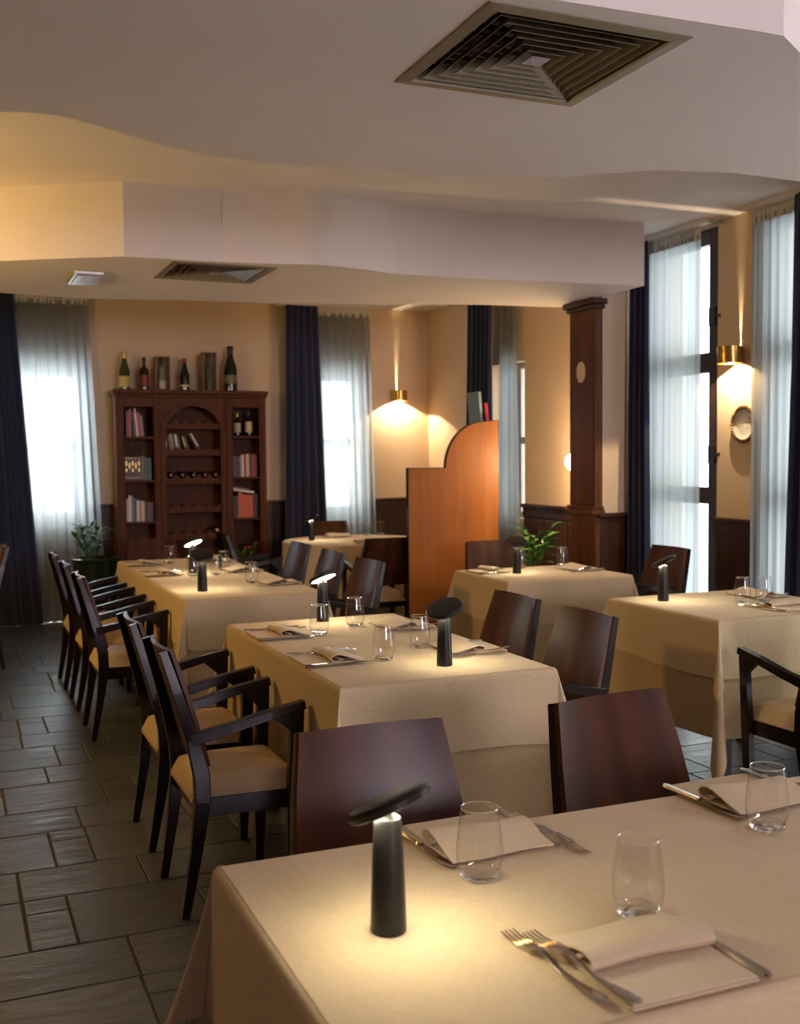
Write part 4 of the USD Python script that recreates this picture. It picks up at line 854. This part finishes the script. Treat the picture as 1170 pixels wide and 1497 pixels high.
def crate(x0, x1, z1, body, lab, where):
    w = x1 - x0; c = thing('bottle_box', f'open wooden presentation box holding a bottle, {where}', 'box', ((x0 + x1) / 2, YBt, ZB)); h = z1 - ZB; d = 0.05; t = 0.008
    obj('side', bx(-w / 2, -w / 2 + t, -d, d, 0, h), 'crate_wood', c); obj('side', bx(w / 2 - t, w / 2, -d, d, 0, h), 'crate_wood', c); obj('end', bx(-w / 2 + t, w / 2 - t, -d, d, 0, t), 'crate_wood', c); obj('end', bx(-w / 2 + t, w / 2 - t, -d, d, h - t, h), 'crate_wood', c); obj('back', bx(-w / 2 + t, w / 2 - t, d - 0.005, d, t, h - t), 'crate_wood', c); obj('front_glass', bx(-w / 2 + t, w / 2 - t, -d + 0.002, -d + 0.004, t, h - t), 'pane_glass', c)
    bottle(f'bottle standing inside the wooden box, {where}', (x0 + x1) / 2, YBt - 0.002, ZB + t + 0.0005, h - 2.6 * t, 0.034, 0.72, body, 'foil_black', lab, lab=(0.04, 0.28), group='bottles in wooden boxes')
crate(1.785, 1.915, 2.395, 'bottle_pale', 'label_cream', 'left one of the two on the bookcase'); crate(2.215, 2.345, 2.445, 'bottle_green', None, 'right one of the two on the bookcase')
bottle('spirit bottle with a cream label, left one on the top shelf of the right bay', 2.530, 9.92, 1.6725, 0.22, 0.034, 0.8, 'bottle_dark', 'foil_gold', 'label_cream', lab=(0.15, 0.55), group='bottles in the bookcase')
bottle('spirit bottle with a cream label, right one on the top shelf of the right bay', 2.640, 9.92, 1.6725, 0.24, 0.034, 0.8, 'bottle_dark', 'foil_black', 'label_cream', lab=(0.15, 0.55), group='bottles in the bookcase')
for k, f in enumerate(('foil_red', 'foil_black', 'foil_black', 'foil_red', 'foil_red')):
    bottle(f'wine bottle lying neck outward in the third rack under the arch, {ORD[k]} from the left', IN[2] + 0.085 + k * 0.103, BY0 + 0.275, RK[2] + 0.050, 0.27, 0.034, 0.72, 'bottle_dark', f, None, rx=PI / 2, group='bottles lying in the wine rack')
bottle('wine bottle lying with a cream neck in the lowest visible rack, at the right', IN[2] + 0.085 + 4 * 0.103, BY0 + 0.26, RK[4] + 0.050, 0.27, 0.034, 0.62, 'bottle_dark', 'label_cream', None, rx=PI / 2, group='bottles lying in the wine rack')

# ================================================================== PLANTS
def leaf_mesh(L, w, bend):
    t = np.linspace(0, 1, 7); P = np.zeros((7, 3, 3)); wd = w * np.sin(PI * t ** 0.8) * 0.5 + 0.0006
    for i in range(7):
        y, z = L * t[i], -bend * L * t[i] ** 2
        P[i] = [(-wd[i], y, z + wd[i] * 0.35), (0, y, z), (wd[i], y, z + wd[i] * 0.35)]
    return grid(P, 0.0008)
st_ = single('plant_stand', [rbox(1.0, 1.28, 9.06, 9.34, 0.0, 0.05), rbox(1.08, 1.20, 9.14, 9.26, 0.05, 0.27), rbox(0.99, 1.29, 9.05, 9.35, 0.27, 0.31)], 'dark_wood', 'dark wooden stand below the big green plant pot', 'stand')
pp = thing('potted_plant', 'green plant in a large dark green glazed pot, left of the bookcase', 'plant', (1.14, 9.20, 0.3105))
obj('pot', lathe([(0, 0), (0.11, 0), (0.115, 0.02), (0.15, 0.10), (0.185, 0.22), (0.19, 0.30), (0.205, 0.315), (0.205, 0.335), (0.185, 0.34), (0.175, 0.31), (0, 0.31)], 40), 'pot_glaze', pp, smooth=40)
obj('soil', lathe([(0, 0.312), (0.172, 0.312), (0.172, 0.314), (0, 0.318)], 24), 'soil', pp)
fr_ = UsdGeom.Xform.Define(stage, str(pp.GetPath()) + '/foliage'); fr_.AddTranslateOp().Set(Gf.Vec3d(-0.05, 0, 0.31))
def foliage(parent, seed, stems, h0, h1, spread, L, w, n):
    """stems with paired leaves: each leaf a part below the foliage"""
    rng = random.Random(seed); stem_meshes = []
    for k in range(stems):
        a = k / stems * 2 * PI + rng.uniform(-0.3, 0.3); hh = rng.uniform(h0, h1); sp_ = spread * rng.uniform(0.5, 1.0); T_ = np.linspace(0, 1, 8)
        pts = np.array([np.array([math.cos(a), math.sin(a), 0]) * (0.03 + sp_ * t ** 1.6) + np.array([0, 0, hh * (t - 0.12 * t * t)]) for t in T_]); stem_meshes.append(tube(pts, np.linspace(0.006, 0.002, 8), 6))
        for i in range(n):
            t = 0.25 + 0.75 * i / n; p = [np.interp(t, T_, pts[:, q]) for q in range(3)]; sd = 1 if i % 2 else -1
            m = moved(leaf_mesh(L * rng.uniform(0.8, 1.1), w, 0.25), rx=rng.uniform(0.3, 0.9)); obj('leaf', moved(m, *p, rz=a - PI / 2 + sd * rng.uniform(0.5, 1.2)), 'leaf', parent, smooth=True)
    obj('stem', stem_meshes, 'leaf', parent)
foliage(fr_.GetPrim(), 5, 6, 0.22, 0.36, 0.16, 0.10, 0.045, 9)
p2 = thing('potted_plant', 'fresh green leafy plant behind the table beside the divider, next to its lamp', 'plant', (4.02, 6.98, 0.0))
obj('pot', lathe([(0, 0), (0.10, 0), (0.13, 0.30), (0.15, 0.58), (0.15, 0.62), (0.135, 0.62), (0.13, 0.59), (0, 0.59)], 32), 'pot_glaze', p2, smooth=40)
f2 = UsdGeom.Xform.Define(stage, str(p2.GetPath()) + '/foliage'); f2.AddTranslateOp().Set(Gf.Vec3d(0, 0, 0.59)); foliage(f2.GetPrim(), 9, 7, 0.24, 0.42, 0.15, 0.11, 0.042, 8)
p3 = thing('potted_plant', 'small flowering plant low before the right bay of the bookcase', 'plant', (2.50, 9.60, 0.0))
obj('pot', lathe([(0, 0), (0.09, 0), (0.11, 0.30), (0.14, 0.50), (0.12, 0.50), (0, 0.47)], 28), 'pot_glaze', p3, smooth=40)
f3 = UsdGeom.Xform.Define(stage, str(p3.GetPath()) + '/foliage'); f3.AddTranslateOp().Set(Gf.Vec3d(0, 0, 0.47)); foliage(f3.GetPrim(), 13, 4, 0.16, 0.30, 0.10, 0.12, 0.05, 4)
fl_ = [moved(leaf_mesh(0.06, 0.03, 0.3), 0.02, -0.05, 0.66, rz=k * PI / 3, rx=0.0) for k in range(6)]; obj('flower', fl_, 'petal_red', p3, smooth=True)

# ================================================================== WALL DECORATION
md = thing('pilaster_plaque', 'small oval cream plaque on the dark wooden pilaster', 'plaque', (4.178, 6.588, 2.05))
ov = lambda r1, r2, t: Polygon([(r1 * math.cos(a), r2 * math.sin(a)) for a in np.linspace(0, 2 * PI, 36, endpoint=False)])
def oval(r1, r2, d0, d1):
    e = extrude(ov(r1, r2, 0), d0, d1); e.apply_transform(np.array([[0, 0, -1, 0], [1, 0, 0, 0], [0, 1, 0, 0], [0, 0, 0, 1.0]])); e.fix_normals(); return e
obj('border', oval(0.052, 0.074, 0.0, 0.008), 'cream_enamel', md); obj('face', oval(0.045, 0.067, 0.008, 0.010), 'cream_enamel', md)
pl = thing('wall_plate', 'round pale ceramic plate with a brown rope rim hanging below the right wall lamp', 'plate', (XR, 5.375, 1.645))
def facing_x(m): 
    m = m.copy(); m.apply_transform(np.array([[0, 0, -1, 0], [1, 0, 0, 0], [0, 1, 0, 0], [0, 0, 0, 1.0]])); m.fix_normals(); return m
obj('dish', facing_x(lathe([(0, 0.006), (0.062, 0.006), (0.080, 0.011), (0.096, 0.016), (0.098, 0.012), (0.08, 0.003), (0, 0.001)], 48)), 'ceramic', pl, smooth=40)
for k in range(36):
    a = k / 36 * 2 * PI; q = trimesh.creation.icosphere(1, 0.0115); q.apply_scale([1.45, 0.62, 0.8]); q = moved(q, rz=a + 0.55); obj('rope_bead', facing_x(moved(q, 0.106 * math.cos(a), 0.106 * math.sin(a), 0.017)), 'rope_glaze', pl, smooth=True)
rng = random.Random(2)
for k in range(9):
    a, r = rng.uniform(0, 6.28), rng.uniform(0.01, 0.06); q = trimesh.creation.icosphere(1, 0.006); q.apply_scale([rng.uniform(0.6, 1.8), rng.uniform(0.5, 1.1), 0.12]); obj('painted_motif', facing_x(moved(q, r * math.cos(a), r * math.sin(a), 0.0066)), 'motif_grey' if k % 3 == 0 else 'motif_ochre', pl)
